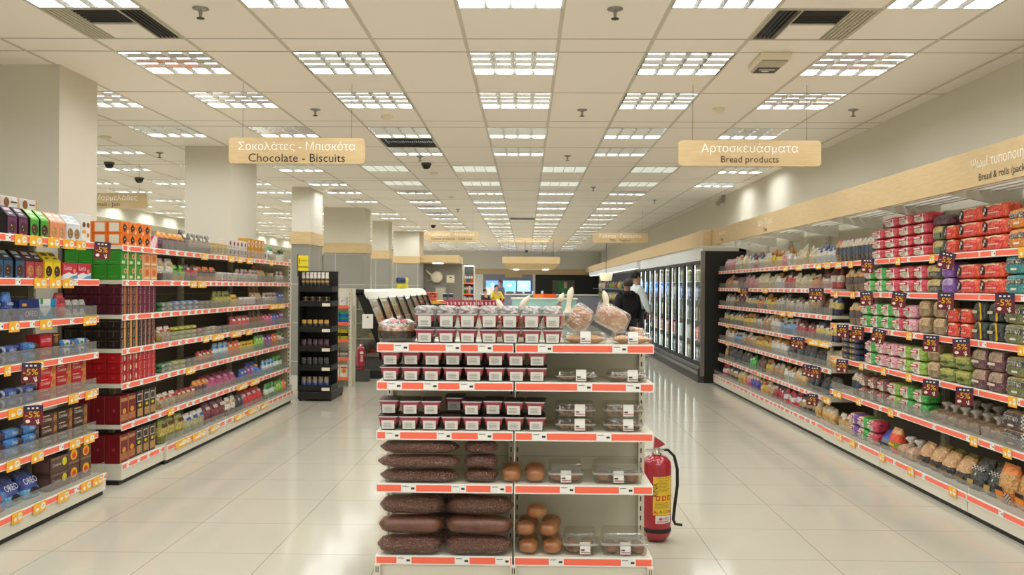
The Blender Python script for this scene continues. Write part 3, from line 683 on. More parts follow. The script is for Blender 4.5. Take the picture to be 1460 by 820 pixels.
b = MB(); b.lathe([(.034, 0), (.042, .1), (.044, .13), (.046, .135), (.046, .15), (.04, .158), (0, .16)], 20, [card('e9ded2'), card('f3efe8'), card('f3efe8'), card('ffffff'), card('ffffff'), card('ffffff')])
b.disc(lambda x, z: (x, -.0425, .085 + z), .022, .018, card('c33a3a')); b.disc(lambda x, z: (x, -.0415, .04 + z), .02, .02, card('6a4526')); reg('cup', b.mesh('snack_cup'), 'snack_cup', 'white lidded cookie cup', 'cup', .094, .094, .16)
# --- boxed biscuit bay
carton('x_orange', 'orange window carton', .115, .1, .085, 'e8802a', [('p', ((.5, .12), (.82, .5), (.5, .9), (.18, .5)), '241f22'), ('p', ((.28, .2), (.5, .12), (.34, .42)), '241f22'), ('r', .4, .45, .6, .55, 'c9b79a'), ('r', .78, 0, 1, .3, 'e9d5b4')], [('r', .14, .12, .86, .86, 'f2ead8')])
carton('x_pink', 'pink wafer carton', .12, .1, .095, 'f0d8da', [('p', ((0, .5), (.5, 1), (0, 1)), 'd4456a'), ('p', ((.6, 0), (1, 0), (1, .7)), 'd96a86')])
carton('x_lemon', 'lemon wafer carton', .14, .1, .1, 'ecd9a0', [('p', ((.55, 0), (1, 0), (1, 1), (.85, 1)), 'd9b92c'), ('d', .35, .5, .1, .1, 'c9a64a')])
carton('x_green', 'green rice-cake carton', .115, .1, .105, '3f8a34', [('d', .6, .62, .2, .2, 'c9b08a'), ('d', .6, .62, .1, .1, 'a8342c'), ('r', .1, .1, .5, .3, 'd9e4c4'), ('r', .78, 0, 1, 1, 'd9b48a')], [('r', .2, .2, .8, .24, '6fae5c')])
carton('x_palegreen', 'orange rice-cake carton', .115, .1, .105, 'd8a070', [('d', .5, .55, .24, .24, 'c66a44'), ('r', .1, .1, .9, .22, 'eedcc0')], [('r', .2, .2, .8, .6, 'd08a4c')])
carton('x_maroon', 'maroon digestive carton', .085, .1, .07, '4c1a28', [('v', 'Digest', .32, .5, .8, 'e4d2c4'), ('r', .55, 0, 1, 1, 'a06a44')], [('r', .1, .8, .9, .86, '7a3a44'), ('v', 'Digest', .5, .45, .6, '8a5a5c')])
carton('x_maroonS', 'narrow maroon carton', .07, .1, .069, '5a1730', [('v', 'Miran', .5, .5, .84, 'e9d4d4'), ('r', .86, 0, 1, 1, '7c3348')], [('r', .2, .3, .8, .7, '7a2a44')])
carton('x_black', 'black digestive carton', .085, .1, .07, '231a16', [('v', 'Digest', .3, .5, .8, 'efe6d8'), ('r', .58, 0, 1, 1, 'c9965c')], [('r', .1, .75, .9, .8, '6a5a48'), ('v', 'Digest', .5, .45, .5, '8a7c6c')])
carton('x_blackS', 'small black biscuit carton', .065, .09, .069, '1d1618', [('v', 'Miran', .5, .5, .8, 'e9a8a0'), ('r', .82, 0, 1, 1, 'd9a48a')])
carton('x_red', 'red digestive carton', .085, .1, .07, '9c1a22', [('v', 'Digest', .32, .5, .8, 'f0d8cc'), ('d', .78, .5, .16, .3, 'd9c4a4')], [('r', .2, .2, .8, .24, 'c24a4a'), ('d', .5, .6, .14, .14, 'b83a3c')])
carton('x_redS', 'small red biscuit carton', .07, .09, .069, 'a61c26', [('v', 'Miran', .5, .5, .84, 'f3dcd4'), ('r', .86, 0, 1, 1, 'c85a5a')])
carton('x_tallred', 'tall burgundy box', .13, .11, .2, '6e1620', [('r', .12, .8, .88, .92, 'b88a5c'), ('d', .5, .45, .22, .1, 'd9962c'), ('r', .12, .1, .88, .34, 'a8744c'), ('r', .0, 0, .06, 1, 'c89a6a')], [('r', .3, .1, .34, .9, '8a3038'), ('d', .6, .5, .1, .06, '9c4448')])
carton('x_tallblack', 'tall black box', .1, .11, .205, '1f1a18', [('r', .15, .6, .85, .9, 'd8d0c4'), ('r', .2, .64, .8, .86, '241d1a'), ('d', .5, .48, .24, .06, 'd9c42c'), ('r', .12, .08, .88, .36, 'b08a5c'), ('r', .9, 0, 1, 1, 'c0a078')], [('r', .2, .2, .3, .8, '4a4038')])
# --- sweets and snack bays (left, farther)
def P2(key, desc, c1, c2, w=.12, h=.15, d=.06, cd='f0e6d2', c3=None, **k):
    if key[:2] == 's_': h = min(h * 1.22, .2)
    pouch(key, desc, w, d, h, [(.3, c1), (.72, c2), (1, c3 or c1)], [('d', .5, .48, .26 * w, .1 * h, cd), ('r', .2, .66, .8, .8, cd)], seed=len(PK), **k)
P2('s_choco', 'brown chocolate pouch', '4a2a1c', '6b3f52', .085, .12, cd='d9a04a', c3='d8963a'); P2('s_greycan', 'grey nut pouch', '6d665c', 'a89a86', .085, .14); P2('s_dkpouch', 'dark leaning pouch', '1f1a18', '4a3a34', .1, .16, lean=.2)
carton('s_creamcan', 'cream wafer carton', .1, .1, .11, 'd8c494', [('d', .5, .5, .3, .3, 'b89a54'), ('r', 0, .86, 1, 1, 'c2a868')]); carton('s_whitebox', 'white sweet carton', .1, .1, .085, 'e6dfd4', [('d', .5, .55, .26, .26, '7a3a52'), ('r', .1, .1, .9, .2, 'c9b8a4')])
carton('s_goldbox', 'golden gift cube', .105, .1, .105, 'c4933a', [('p', ((.5, .1), (.85, .5), (.5, .9), (.15, .5)), 'efe0cc'), ('d', .5, .5, .16, .16, 'b8527a')], top='d0a34c')
P2('s_white', 'white and brown pouch', '5a3a28', 'e6e0d2', .13, .15, cd='c9a26a', c3='d9d2c2'); P2('s_green', 'bright green pouch', 'e0a22c', '6fb32c', .1, .11, cd='2a3a1c', c3='7cc23a'); P2('s_crimson', 'crimson chocolate pouch', '3a1a1c', 'b8283c', .12, .12, cd='e9c9b0'); P2('s_brown', 'dark brown pouch', 'd97a2c', '43281e', .13, .11, cd='8a5a34')
carton('s_redwhite', 'white carton with red lettering', .12, .1, .09, 'efe9e2', [('t', 'Nuts', .5, .5, .6, 'c3303a'), ('r', 0, 0, 1, .18, 'c3303a')]); P2('s_silver', 'silver foil bag', 'b8b0a4', 'd8d0c4', .11, .11, cd='8c2c34'); P2('s_tan', 'tan biscuit packet', '8a5a34', 'd0b48a', .09, .17, cd='5a3a24', lean=.3)
b = MB(); b.lathe([(.045, 0), (.055, .07), (.06, .1), (.06, .108), (.052, .11), (0, .112)], 18, [card('8a7256'), card('c9b48e'), card('b59a72'), card('efe6d2'), card('efe6d2'), card('efe6d2')]); reg('s_bucket', b.mesh('snack_tub'), 'snack_tub', 'brown cardboard snack tub', 'tub', .12, .12, .112)
flow('s_grnbar', 'dark green bar pack', .12, .06, .035, [(.3, '1f6a34'), (.7, '3f9a4c'), (1, '1a5a2c')], [('r', .35, .3, .7, .7, 'd8e4c8')]); flow('s_bluebar', 'blue chocolate bar pack', .12, .06, .04, [(.2, '2a6fb0'), (1, '3f93c8')], [('r', .2, .3, .7, .7, 'e6eef2'), ('d', .85, .5, .1, .3, 'c23a34')]); flow('s_yelbar', 'yellow-green bar pack', .12, .06, .035, [(.5, 'b9b43a'), (1, '8a9a2c')], [('r', .2, .3, .7, .7, 'e9e0a0')])
flow('s_redbar', 'red bar pack', .11, .06, .036, [(.5, 'a3222c'), (1, '5a1a1c')], [('r', .2, .3, .7, .7, 'ecd8c4')]); flow('s_dkbar', 'dark brown bar pack', .11, .06, .034, [(.5, '3a231c'), (1, '59402e')], [('r', .2, .3, .7, .7, 'b89a5a')]); flow('s_whitebar', 'white bar pack', .11, .06, .036, [(.5, 'e4dcd2'), (1, 'c8bcae')], [('r', .2, .3, .7, .7, 'b83a40')])
P2('s_olive', 'olive wafer pouch', '7a7a24', 'b8ac3a', .1, .13, cd='3a3a1c'); P2('s_lemon', 'yellow sweets bag', 'd8b52c', 'ecd03a', .1, .1, cd='8a5a1c'); P2('s_rednut', 'red peanut bag', '8c1c26', 'c8343c', .13, .12, cd='f0e2d0'); P2('s_sausage', 'brown stick bag', '5a3420', '8a5a3a', .12, .15, cd='3a2014')
P2('s_blue', 'blue sweets bag', '28458c', '3c6ab8', .1, .11, cd='e8e4da'); P2('s_purple', 'purple sweets bag', '6a2a6c', '9a4a94', .09, .12, cd='e8d8e4'); P2('s_orange', 'orange sweets bag', 'd8642c', 'ea8a3a', .11, .12, cd='fbeeda'); P2('s_lime', 'lime green sweets bag', '5f9a2a', '9acb4c', .1, .13, cd='f4f0d8'); P2('s_pink', 'pink jelly bag', 'b83a6a', 'd9709a', .11, .11, cd='fbe8ee')
P2('s_magenta', 'large magenta gummy bag', '8c2a52', 'b8487a', .17, .12, .09, cd='e4b8cc', lean=.5); P2('s_ice', 'pale blue and white bag', '8ab4cc', 'dfe6e4', .12, .13, cd='3a6aa4'); P2('s_bluel', 'large blue sweets bag leaning back', '1f56a4', '3a7ac8', .17, .13, .08, cd='e9a83a', lean=.5)
P2('s_mint', 'white and green mint bag', '5a9a5c', 'e6ece0', .11, .14, cd='2f6a3a'); P2('s_mix', 'clear bag of mixed sweets', 'b89a5c', 'c8b088', .11, .1, cd='b02a34', c3='d8ccb8'); P2('s_rb', 'small red and gold sweets bag', 'a3262c', 'c08a3a', .09, .09, cd='efe2c8'); P2('s_goldg', 'green-gold toffee bag', '7a7a34', 'c2b25c', .15, .17, .09, cd='5a2a1c', c3='8a8a44')
P2('s_wine', 'large wine red candy bag', '5a1a24', '7a2a34', .17, .2, .1, cd='d8c0b8'); P2('s_wrap', 'clear bag of wrapped toffees', '8a8a5a', 'b8b48a', .14, .14, .08, cd='3a5a9a', c3='d8d4c4'); P2('s_black', 'black sweets bag', '1c1a20', '3a3640', .11, .14, cd='b8b0c0'); P2('s_redbag', 'bright red chocolate bag', 'a81824', 'd02c34', .17, .14, .08, cd='f4dcd4', lean=.35)
# --- bread wall (right, near)
def toast(key, desc, w=.275):
    def fn(s, u, v):
        if s == 'front': return 'ead2a4' if v > .86 and .1 < u < .85 else ('e0622c' if u < .06 or u > .95 else 'd23a2e')
        if s == 'top': return 'd88a4c' if .1 < u < .9 else 'd23a2e'
        return 'dd5a2a' if s in ('left', 'right') else 'cc342a'
    loaf(key, desc, w, .12, .096, fn, [('d', .2, .52, .1, .36, '2a2322'), ('d', .22, .62, .035, .12, 'd8d0c8'), ('d', .18, .4, .035, .12, 'd8d0c8'), ('r', .38, .34, .8, .42, 'ecc8b4'), ('r', .38, .5, .66, .54, 'e89a80')], nf=12)
toast('b_toast', 'red film-wrapped toast pack'); toast('b_toastS', 'short orange-red toast pack', .14)
check_loaf('b_chkor', 'orange chequered loaf', 'e8912c', 'e09a44'); check_loaf('b_chkteal', 'teal chequered loaf', '2d8a86', '3a8f8a'); check_loaf('b_chkol', 'olive chequered loaf', '6b713a', 'c9b184'); check_loaf('b_chkma', 'maroon chequered loaf', '42222a', 'c8ab80', h=.105); 
label_bag('b_pink', 'pinkish red labelled bread bag', 'b8283f', .24, .13, .1); label_bag('b_pinkS', 'pinkish red stacked bread bag', 'b8283f', .24, .13, .079); label_bag('b_green', 'white and green bread bag', 'd9d2c2', .2, .13, .1, tail='2f9a3c'); label_bag('b_crim', 'crimson-ended bread bag', 'c8b8a4', .18, .13, .1, tail='b8304a'); label_bag('b_purp', 'white and purple bread bag', 'd9ccd0', .19, .13, .1, tail='6f3a94'); label_bag('b_brn', 'white-labelled brown bread bag', '8a5c44', .17, .13, .1, tail='6a3c2c')
label_bag('b_grn2', 'bright green bread bag', '37a63c', .2, .13, .1, tail='2f9a34'); label_bag('b_pale', 'pale pink labelled bread bag', 'dcc0c0', .19, .13, .1, tail='d8a0a8'); label_bag('b_lime', 'lime-ended white bread bag', 'e0dcc8', .21, .13, .1, tail='8aa83a')
def plain(key, desc, c, c2, w, h, d=.13, dec=(), **k): loaf(key, desc, w, d, h, lambda s, u, v: c2 if (s in ('front', 'right') and v < .5 and u > .2) or (s == 'right') else c, dec, **k)
plain('b_khaki', 'khaki rye bread pack', 'b8a468', '4c5a44', .16, .1, dec=[('r', .4, .1, .85, .5, '6a7a5c')]); plain('b_gold', 'black and gold bread pack', 'bca468', '2b2722', .21, .1, dec=[('t', 'ΨΩΜΙ', .6, .3, .4, 'e0cfa0')]); plain('b_violet', 'violet bread pack', 'b49ac4', '7a4a9c', .17, .105); plain('b_tan', 'tan clear-bagged sliced loaf', 'c2a67a', '8f7a58', .17, .12); plain('b_dkgold', 'dark green and gold loaf', '2a3a2a', '1f2a20', .15, .12, dec=[('p', ((.7, 0), (.85, .1), (.8, .9), (.6, 1), (.7, .5)), 'd8a82c'), ('r', .1, .4, .5, .55, 'c8c0a0')])
plain('b_limepk', 'lime olive rusk pack', 'a8a44c', '6a7a2a', .19, .095, dec=[('r', .2, .3, .7, .42, '3a4420'), ('r', .1, .75, .9, .85, 'c2c07a')]); plain('b_plum', 'plum-printed clear loaf bag', 'a89078', '5a2a34', .17, .125, dec=[('r', .1, .3, .6, .42, 'e4d8cc')]); plain('b_black', 'flat black flatbread pack', '1f1c1c', '24324a', .17, .05, dec=[('d', .3, .5, .06, .3, 'e0a82c'), ('r', .5, .4, .9, .6, 'b8a890')]); plain('b_darkmar', 'dark maroon pack laid across the stack', '3c1620', '521c2a', .26, .07)
P2('b_slim', 'slim dark blue and gold bread pack', '4a4238', '24344a', .085, .2, .08, cd='d8c89a', c3='e8ded2'); P2('b_orgtop', 'gold bread pack with orange gathered top', '8a6a34', '3a2c20', .085, .21, .08, cd='d8b46a', c3='e88a5c'); P2('b_toast2', 'clear bag of dark toast', '6a5038', '3a2c24', .14, .2, .1, cd='cf9a4c', c3='c8b48e'); P2('b_cream', 'cream bread pack with print', 'd8c294', 'c6a878', .13, .15, .1, cd='8a5a34', c3='e0d4b8')
pouch('b_pitta', 'orange bag of soft rolls', .15, .11, .2, [(.18, 'e0522c'), (.4, '8a9a3a'), (.75, 'e8542a'), (1, 'd9a26c')], [('r', .2, .3, .8, .4, 'f0c22c')]); pouch('b_bluegr', 'blue and grey rolled bread bag', .2, .12, .15, [(.5, '6a7480'), (1, '2f4f9c')], [('r', .1, .2, .9, .36, '20242c')], lean=.3); pouch('b_chkor2', 'standing loaf in orange chequered bag', .19, .12, .24, [(.3, 'd98a3a'), (.8, 'cf9f63'), (1, 'e8862c')], [('r', .06, .06, .5, .3, 'e9922c'), ('r', .06, .32, .5, .42, '1a1814')] + [('r', .54 + .08 * i, .04 + .045 * j, .61 + .08 * i, .08 + .045 * j, '16140f' if (i + j) % 2 else 'efe9dc') for i in range(5) for j in range(6)]); pouch('b_chkdk', 'tilted dark chequered loaf bag', .17, .12, .2, [(.6, '24211d'), (1, '3c372f')], [('d', .5, .5, .05, .04, 'e9e0cc'), ('r', .1, .1, .5, .3, 'b89a5c')] + [('r', .1 + .1 * i, .62 + .04 * j, .19 + .1 * i, .655 + .04 * j, '16140f' if (i + j) % 2 else 'd8d2c6') for i in range(8) for j in range(3)], lean=.35)
pouch('b_clear', 'clear bread bag with black label', .17, .13, .17, [(.42, '2a2420'), (1, 'd0a878')], [('r', .2, .12, .8, .3, '7a5a34')], lean=.2); pouch('b_olbag', 'gathered olive bread bag', .15, .12, .14, [(.5, 'b8a468'), (1, '9a9046')], lean=.3)
b = MB(); b.soft(.115, .17, .085, lambda s, u, v: film('8a3034') if s == 'front' and .3 < v < .55 and .15 < u < .85 else film('9c8468'), n=10, p=2.6, nz=.004); b.lathe([(.03, 0), (.012, .02), (.04, .05), (.03, .06)], 10, film('cfc6b8'), (0, .03, .075)); reg('b_roll', b.mesh('bread_bag'), 'bread_bag', 'red-labelled clear bag of rolls', 'bread', .115, .17, .12)
b = MB(); b.soft(.13, .15, .1, film('c6a488'), n=10, p=2.4, nz=.008); b.lathe([(.03, 0), (.015, .02), (.045, .05), (.035, .065)], 10, film('d8d0c4'), (0, .02, .09)); reg('b_bun', b.mesh('bread_bag'), 'bread_bag', 'clear bag of pale buns', 'bread', .13, .15, .14)
# --- pastry wall (right, far): many small bags
FAR = []
for k, (d_, a, c, e) in enumerate((('maroon-topped croissant bag', 'c86a6a', 'e8dccb', '7a2434'), ('white and blue rusk bag', 'cfd6de', 'eae6da', '4a6aa0'), ('cream cake bag', 'd8bc7c', 'e8d8ae', 'efe6cc'), ('yellow cake bag', 'e0a83a', 'e9c74c', 'd9952c'), ('pink wafer bag', 'd0405a', 'e890a0', 'e8c4c8'), ('white biscuit bag', 'e2ddd0', 'efeae0', 'b8862c'),
        ('dark chocolate cake bag', '3a241c', '6a4430', '8a6a50'), ('red croissant bag', 'a8222e', 'c8404a', '6a1a24'), ('navy croissant bag', '24304c', 'd9c27a', '3a4a6c'), ('orange cake bag', 'e0682a', 'ee9440', 'c8b8a0'), ('grey almond rusk bag', 'a89a8a', 'c8beb0', '8a7a6c'), ('clear bag of toasted rusks', 'a87a4a', 'c8a06a', 'd8ccba'),
        ('sky blue rusk bag', '3a7ab8', '8ab4d4', 'e4e4dc'), ('leafy green bag', '2f9a34', '4cc040', '2a8a2c'), ('violet cake bag', '3a2a7c', '5a4aa8', 'd8b46a'), ('red and white panettone bag', 'c8283a', 'f0e8e4', 'd04050'), ('deep red biscuit bag', '8c1a2c', 'b03a4c', '6a1424'), ('black and tan rusk bag', '221c1a', 'b09064', '2c2622'), ('dark bottle-shaped breadstick pack', '1c2024', '3c4448', '6a6a60'), ('golden breadstick bag', 'c89a4a', 'e0be7c', 'd8c8a8'))):
    P2('q%d' % k, d_, a, c, .125, .15, .08, cd='f2eadc' if k % 3 else '5a3424', c3=e, lean=.12, name='pastry_bag'); FAR.append('q%d' % k)

# ------------------------------------------------------------------ putting goods on shelves
PLACED = []
def put(U, si, key, a, y, z, layer=0, layers=1, jit=0., row=0, n_rows=1, where=None, shelf=None):
    k = PK[key]; o = bpy.data.objects.new(k['name'], k['me']); COL.objects.link(o)
    o.location = U.P(a, y, z); o.rotation_euler.z = U.rz + R.uniform(-jit, jit)
    PLACED.append((o, key, where or U.where, shelf or shelf_word(U, si), a, layer, layers, row, n_rows))
    return o
def run(U, si, seq, start, y=None, zoff=0., rows=1, dy=None, gap=.006, depth_limit=None):
    """lay goods along a shelf from the near end: a number jumps to that distance; (key, columns, layers[, gap])"""
    a = start; z0 = U.zs[si] + .001 + zoff
    yb = -.025 if si == len(U.zs) - 1 and U.base_out > .01 else 0.
    for q in seq:
        if isinstance(q, (int, float)): a = q - U.y0; continue
        key, n, ly = q[:3]; gp = q[3] if len(q) > 3 else gap; k = PK[key]
        for c in range(n):
            if a + k['w'] > U.L + .002: return a
            a += k['w'] / 2
            nr = q[4] if len(q) > 4 else rows
            for r_ in range(nr):
                yy = (y if y is not None else .03 + yb) + k['d'] / 2 + r_ * (k['d'] + .003) + (R.uniform(0, .012) if ly == 1 and nr == 1 else 0)
                for l in range(ly):
                    put(U, si, key, a, yy, z0 + l * (k['h'] + .0015), l, ly, .05 if ly == 1 and k['cat'] in ('bag', 'pack') else .012, r_, nr)
            a += k['w'] / 2 + gp
    return a
def label_goods():
    groups = {}
    for rec in PLACED: groups.setdefault((rec[2], rec[3], rec[1]), []).append(rec)
    for (where, shelf, key), rs in groups.items():
        k = PK[key]
        cols_ = sorted({round(r[4], 3) for r in rs})
        for o, _, _, _, a, layer, layers, row, nrows in rs:
            p = [k['desc']]
            ml = max(r[6] for r in rs)
            if ml > 1: p.append({1: ['sole'], 2: ['lower', 'upper'], 3: ['bottom', 'middle', 'upper']}.get(ml, ['lowest', 'second-lowest', 'third-lowest', 'fourth-lowest', 'fifth-lowest', 'sixth-lowest'])[layer] + ' layer')
            if len(cols_) > 1: p.append(nth(cols_.index(round(a, 3))) + (' from left end' if where == 'bread island' else ' from near end'))
            if nrows > 1: p.append(('first', 'second', 'third', 'fourth')[row] + ' row')
            p.append('%s shelf of %s' % (shelf, where))
            tag(o, ', '.join(p), k['cat'], ('%ss on the %s shelf of %s' % (k['desc'], shelf, where)) if len(rs) > 1 else None)

# ================================================================== left: biscuits and sweets
ZL = [1.72, 1.47, 1.22, .975, .725, .43, .15]
A = Unit('L', -2.925, 4.43, 1.33, .47, ZL, 'biscuit bay', .06)
make_unit(A, [(0, 1.33, 'nearest cream metal shelving bay of cookies and biscuits')], '', 1.8, risers=(2, 3, 4, 5, 6), tick=.34, backmat=M('back_shade', '6f685a', .6),  # back_shade: cream backs with the shelf shade put into their colour
          tags=[(0, .42, .12, 1), (0, .57, .13, 1), (0, .76, .13, 1), (0, .93, .13, 1), (0, 1.08, .12, 1), (1, .62, .13, 1), (1, .78, .13, 1), (1, .93, .13, 1), (2, .36, .1, 1), (2, .68, .13, 1), (2, 1.2, .17, 2), (3, .3, .06, 1), (3, .6, .12, 1), (4, .38, .14, 1), (4, 1.0, .12, 1), (4, 1.22, .15, 2),
                (5, .36, .13, 1), (5, .6, .13, 1), (5, 1.02, .13, 1), (5, 1.2, .14, 1), (6, .3, .1, 1), (6, .52, .13, 1), (6, .78, .13, 1), (6, 1.05, .13, 1), (6, 1.2, .13, 1)], promos=[(0, 1.27, .05), (3, .45, .02), (4, .47, .0)])
run(A, 0, [4.66, ('cup', 1, 1), 4.80, ('g_purple', 2, 1, .02), ('g_green', 2, 1, .02), ('g_peach', 2, 1, .01), ('g_white', 2, 1, .008), 5.60, ('c_cooktall', 1, 1)], 0)
run(A, 0, [4.80, ('c_case', 4, 1, .006)], 0, y=.2)
run(A, 0, [4.82, ('c_long', 3, 1, .02)], 0, y=.2, zoff=.172)
run(A, 1, [4.66, ('g_blue', 3, 1, .02), ('g_red', 2, 1, .012), ('g_yellow', 2, 1, .012), 5.385, ('c_lacta', 2, 1, .012)], 0)
run(A, 2, [4.66, ('p_oreoS', 2, 1, .03), 4.905, ('c_oreo', 1, 1), ('c_nosugar', 1, 1), 5.335, ('p_red', 1, 1), ('p_bw', 3, 1, .012)], 0)
run(A, 3, [4.6, ('f_blue', 2, 2, .01), ('f_lblue', 1, 2, .01), 5.12, ('k_salted', 1, 2), ('k_dark', 1, 2), 5.36, ('f_bluewhite', 2, 2, .01)], 0)
run(A, 4, [4.6, ('f_blue', 3, 2, .008), 5.115, ('k_red', 1, 3), ('k_redc', 2, 3, .01)], 0)
run(A, 5, [4.6, ('f_lblue', 3, 3, .006), 5.135, ('k_choc', 1, 3), ('k_chocd', 2, 3, .012)], 0)
run(A, 6, [4.58, ('f_dkblue', 1, 2), 4.8, ('p_oreoL', 2, 1, .02), 5.2, ('k_brownbox', 1, 2), ('k_brownflame', 2, 2, .01)], 0)

B = Unit('L', -2.89, 6.02, .71, .44, ZL, 'carton bay', .005)
make_unit(B, [(0, .71, 'narrow cream shelving bay of stacked biscuit cartons')], '', 1.8, tick=.2, posts=False, backmat='back_shade')
for si, (k1, n1, l1, k2, n2, l2) in enumerate((('x_orange', 4, 2, 'x_pink', 1, 1), ('x_green', 3, 2, 'x_palegreen', 2, 2), ('x_maroon', 3, 3, 'x_maroonS', 4, 3), ('x_black', 3, 3, 'x_blackS', 4, 3), ('x_red', 3, 3, 'x_redS', 4, 3), ('x_tallred', 2, 1, 'x_tallblack', 3, 1), ('x_tallred', 2, 1, 'x_tallblack', 3, 1))):
    yb = .012
    a = run(B, si, [(k1, 1, l1, .006, 4 if si < 5 else 3), (k1, n1 - 1, l1, .006, 1)], .01, y=yb)
    run(B, si, [(k2, n2, l2, .006)], a, y=yb)
    if si == 0: run(B, si, [('x_lemon', 1, 1)], .575, y=yb)
S = Unit('L', -2.90, 6.73, 3.65, .43, ZL, 'sweets bays', .04)
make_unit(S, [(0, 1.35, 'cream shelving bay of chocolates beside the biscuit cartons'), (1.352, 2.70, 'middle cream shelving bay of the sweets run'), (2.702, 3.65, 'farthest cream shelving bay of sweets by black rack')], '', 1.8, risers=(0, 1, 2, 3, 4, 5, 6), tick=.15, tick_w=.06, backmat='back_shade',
          tags=[(0, .85, .16, 2), (0, 1.55, .16, 2), (0, 1.8, .14, 2), (0, 2.1, .2, 2), (0, 2.85, .12, 1), (1, .6, .14, 2), (1, .8, .2, 2), (2, 2.95, .3, 2), (2, 3.25, .3, 2), (3, .9, .14, 2), (3, 1.2, .3, 2), (3, 1.7, .3, 2), (3, 2.1, .2, 2), (4, .55, .2, 2), (5, .15, .12, 1), (5, 1.9, .3, 2), (5, 2.3, .3, 2), (6, .3, .3, 2), (6, .65, .3, 2), (6, 1.0, .2, 2), (6, 1.7, .3, 2), (6, 2.1, .3, 2), (6, 2.5, .3, 2)])
b = MB(); b.box(-2.93, 10.40, 0, -2.90, 10.43, 1.76, 'cream_metal'); b.box(-3.34, 10.405, 0, -2.93, 10.425, 1.74, M('panel_olive', 'a49a7c', .6))
for k in range(33): b.quad((-2.92, 10.3995, .08 + .05 * k), (-2.91, 10.3995, .08 + .05 * k), (-2.91, 10.3995, .105 + .05 * k), (-2.92, 10.3995, .105 + .05 * k), 'slot')
tag(b.build('closing_board'), 'olive board with slotted upright closing the far sweets shelves', 'board')
SW = [[('s_choco', 5, 1, .02), ('s_dkpouch', 1, 1), ('s_greycan', 5, 1, .012), ('s_creamcan', 4, 1, .012), ('s_whitebox', 5, 2, .012), ('s_goldbox', 5, 2, .012), ('s_whitebox', 2, 1, .02)],
      [('s_white', 2, 1, .02), ('s_green', 2, 1, .02), ('s_crimson', 2, 1, .02), ('s_brown', 3, 1, .02), ('s_redwhite', 4, 1, .03), ('s_silver', 5, 1, .02), ('s_tan', 3, 1, .03), 9.75, ('s_bucket', 1, 1), 10.0, ('s_silver', 2, 1, .03)],
      [('s_grnbar', 2, 2, .02), ('s_bluebar', 4, 2, .02), ('s_dkbar', 3, 2, .02), ('s_olive', 4, 1, .012), ('s_lemon', 2, 1, .012), ('s_redwhite', 4, 1, .012), ('s_tan', 3, 1, .02), ('s_silver', 4, 1, .02), ('s_blue', 2, 1, .02)],
      [('s_mix', 2, 1, .02), ('s_yelbar', 4, 3, .012), ('s_redbar', 2, 2, .02), ('s_whitebar', 2, 2, .02), ('s_dkbar', 3, 2, .02), ('s_rednut', 4, 1, .012), ('s_sausage', 3, 1, .012), ('s_crimson', 1, 1, .03), ('s_pink', 2, 1, .02), ('s_blue', 2, 1, .02), ('s_purple', 2, 1, .02)],
      [('s_grnbar', 2, 2, .02), ('s_yelbar', 2, 2, .02), ('s_dkbar', 2, 2, .02), ('s_rb', 4, 1, .012), ('s_ice', 3, 1, .012), ('s_orange', 3, 1, .012), ('s_lemon', 4, 1, .012), ('s_lime', 3, 1, .012), ('s_purple', 3, 1, .012), ('s_orange', 2, 1, .012)],
      [('s_mix', 3, 1, .012), ('s_rb', 4, 1, .008), ('s_choco', 3, 1, .02), ('s_magenta', 5, 1, .006), ('s_blue', 2, 1, .01), ('s_purple', 2, 1, .01), ('s_bluel', 2, 1, .012), ('s_ice', 3, 1, .012), ('s_mint', 3, 1, .012)],
      [('s_goldg', 3, 1, .012), ('s_wrap', 3, 1, .012), ('s_wine', 3, 1, .01), ('s_white', 2, 1, .02), ('s_black', 2, 1, .012), ('s_redbag', 4, 1, .008), ('s_mint', 3, 1, .012), ('s_lime', 3, 1, .012), ('s_orange', 1, 1), ('s_mint', 2, 1, .012)]]
for si, q in enumerate(SW):
    a, k = run(S, si, q, .03, y=.035 if si < 6 else .01), 0
    while a < (3.5 if si else 3.2):
        e = run(S, si, [[('s_mint', 1, 1, .012), ('s_silver', 1, 1, .012), ('s_lime', 1, 1, .012), ('s_ice', 1, 1, .012)][(k + si) % 4]], a, y=.035 if si < 6 else .01)
        if e <= a: break
        a = e; k += 1

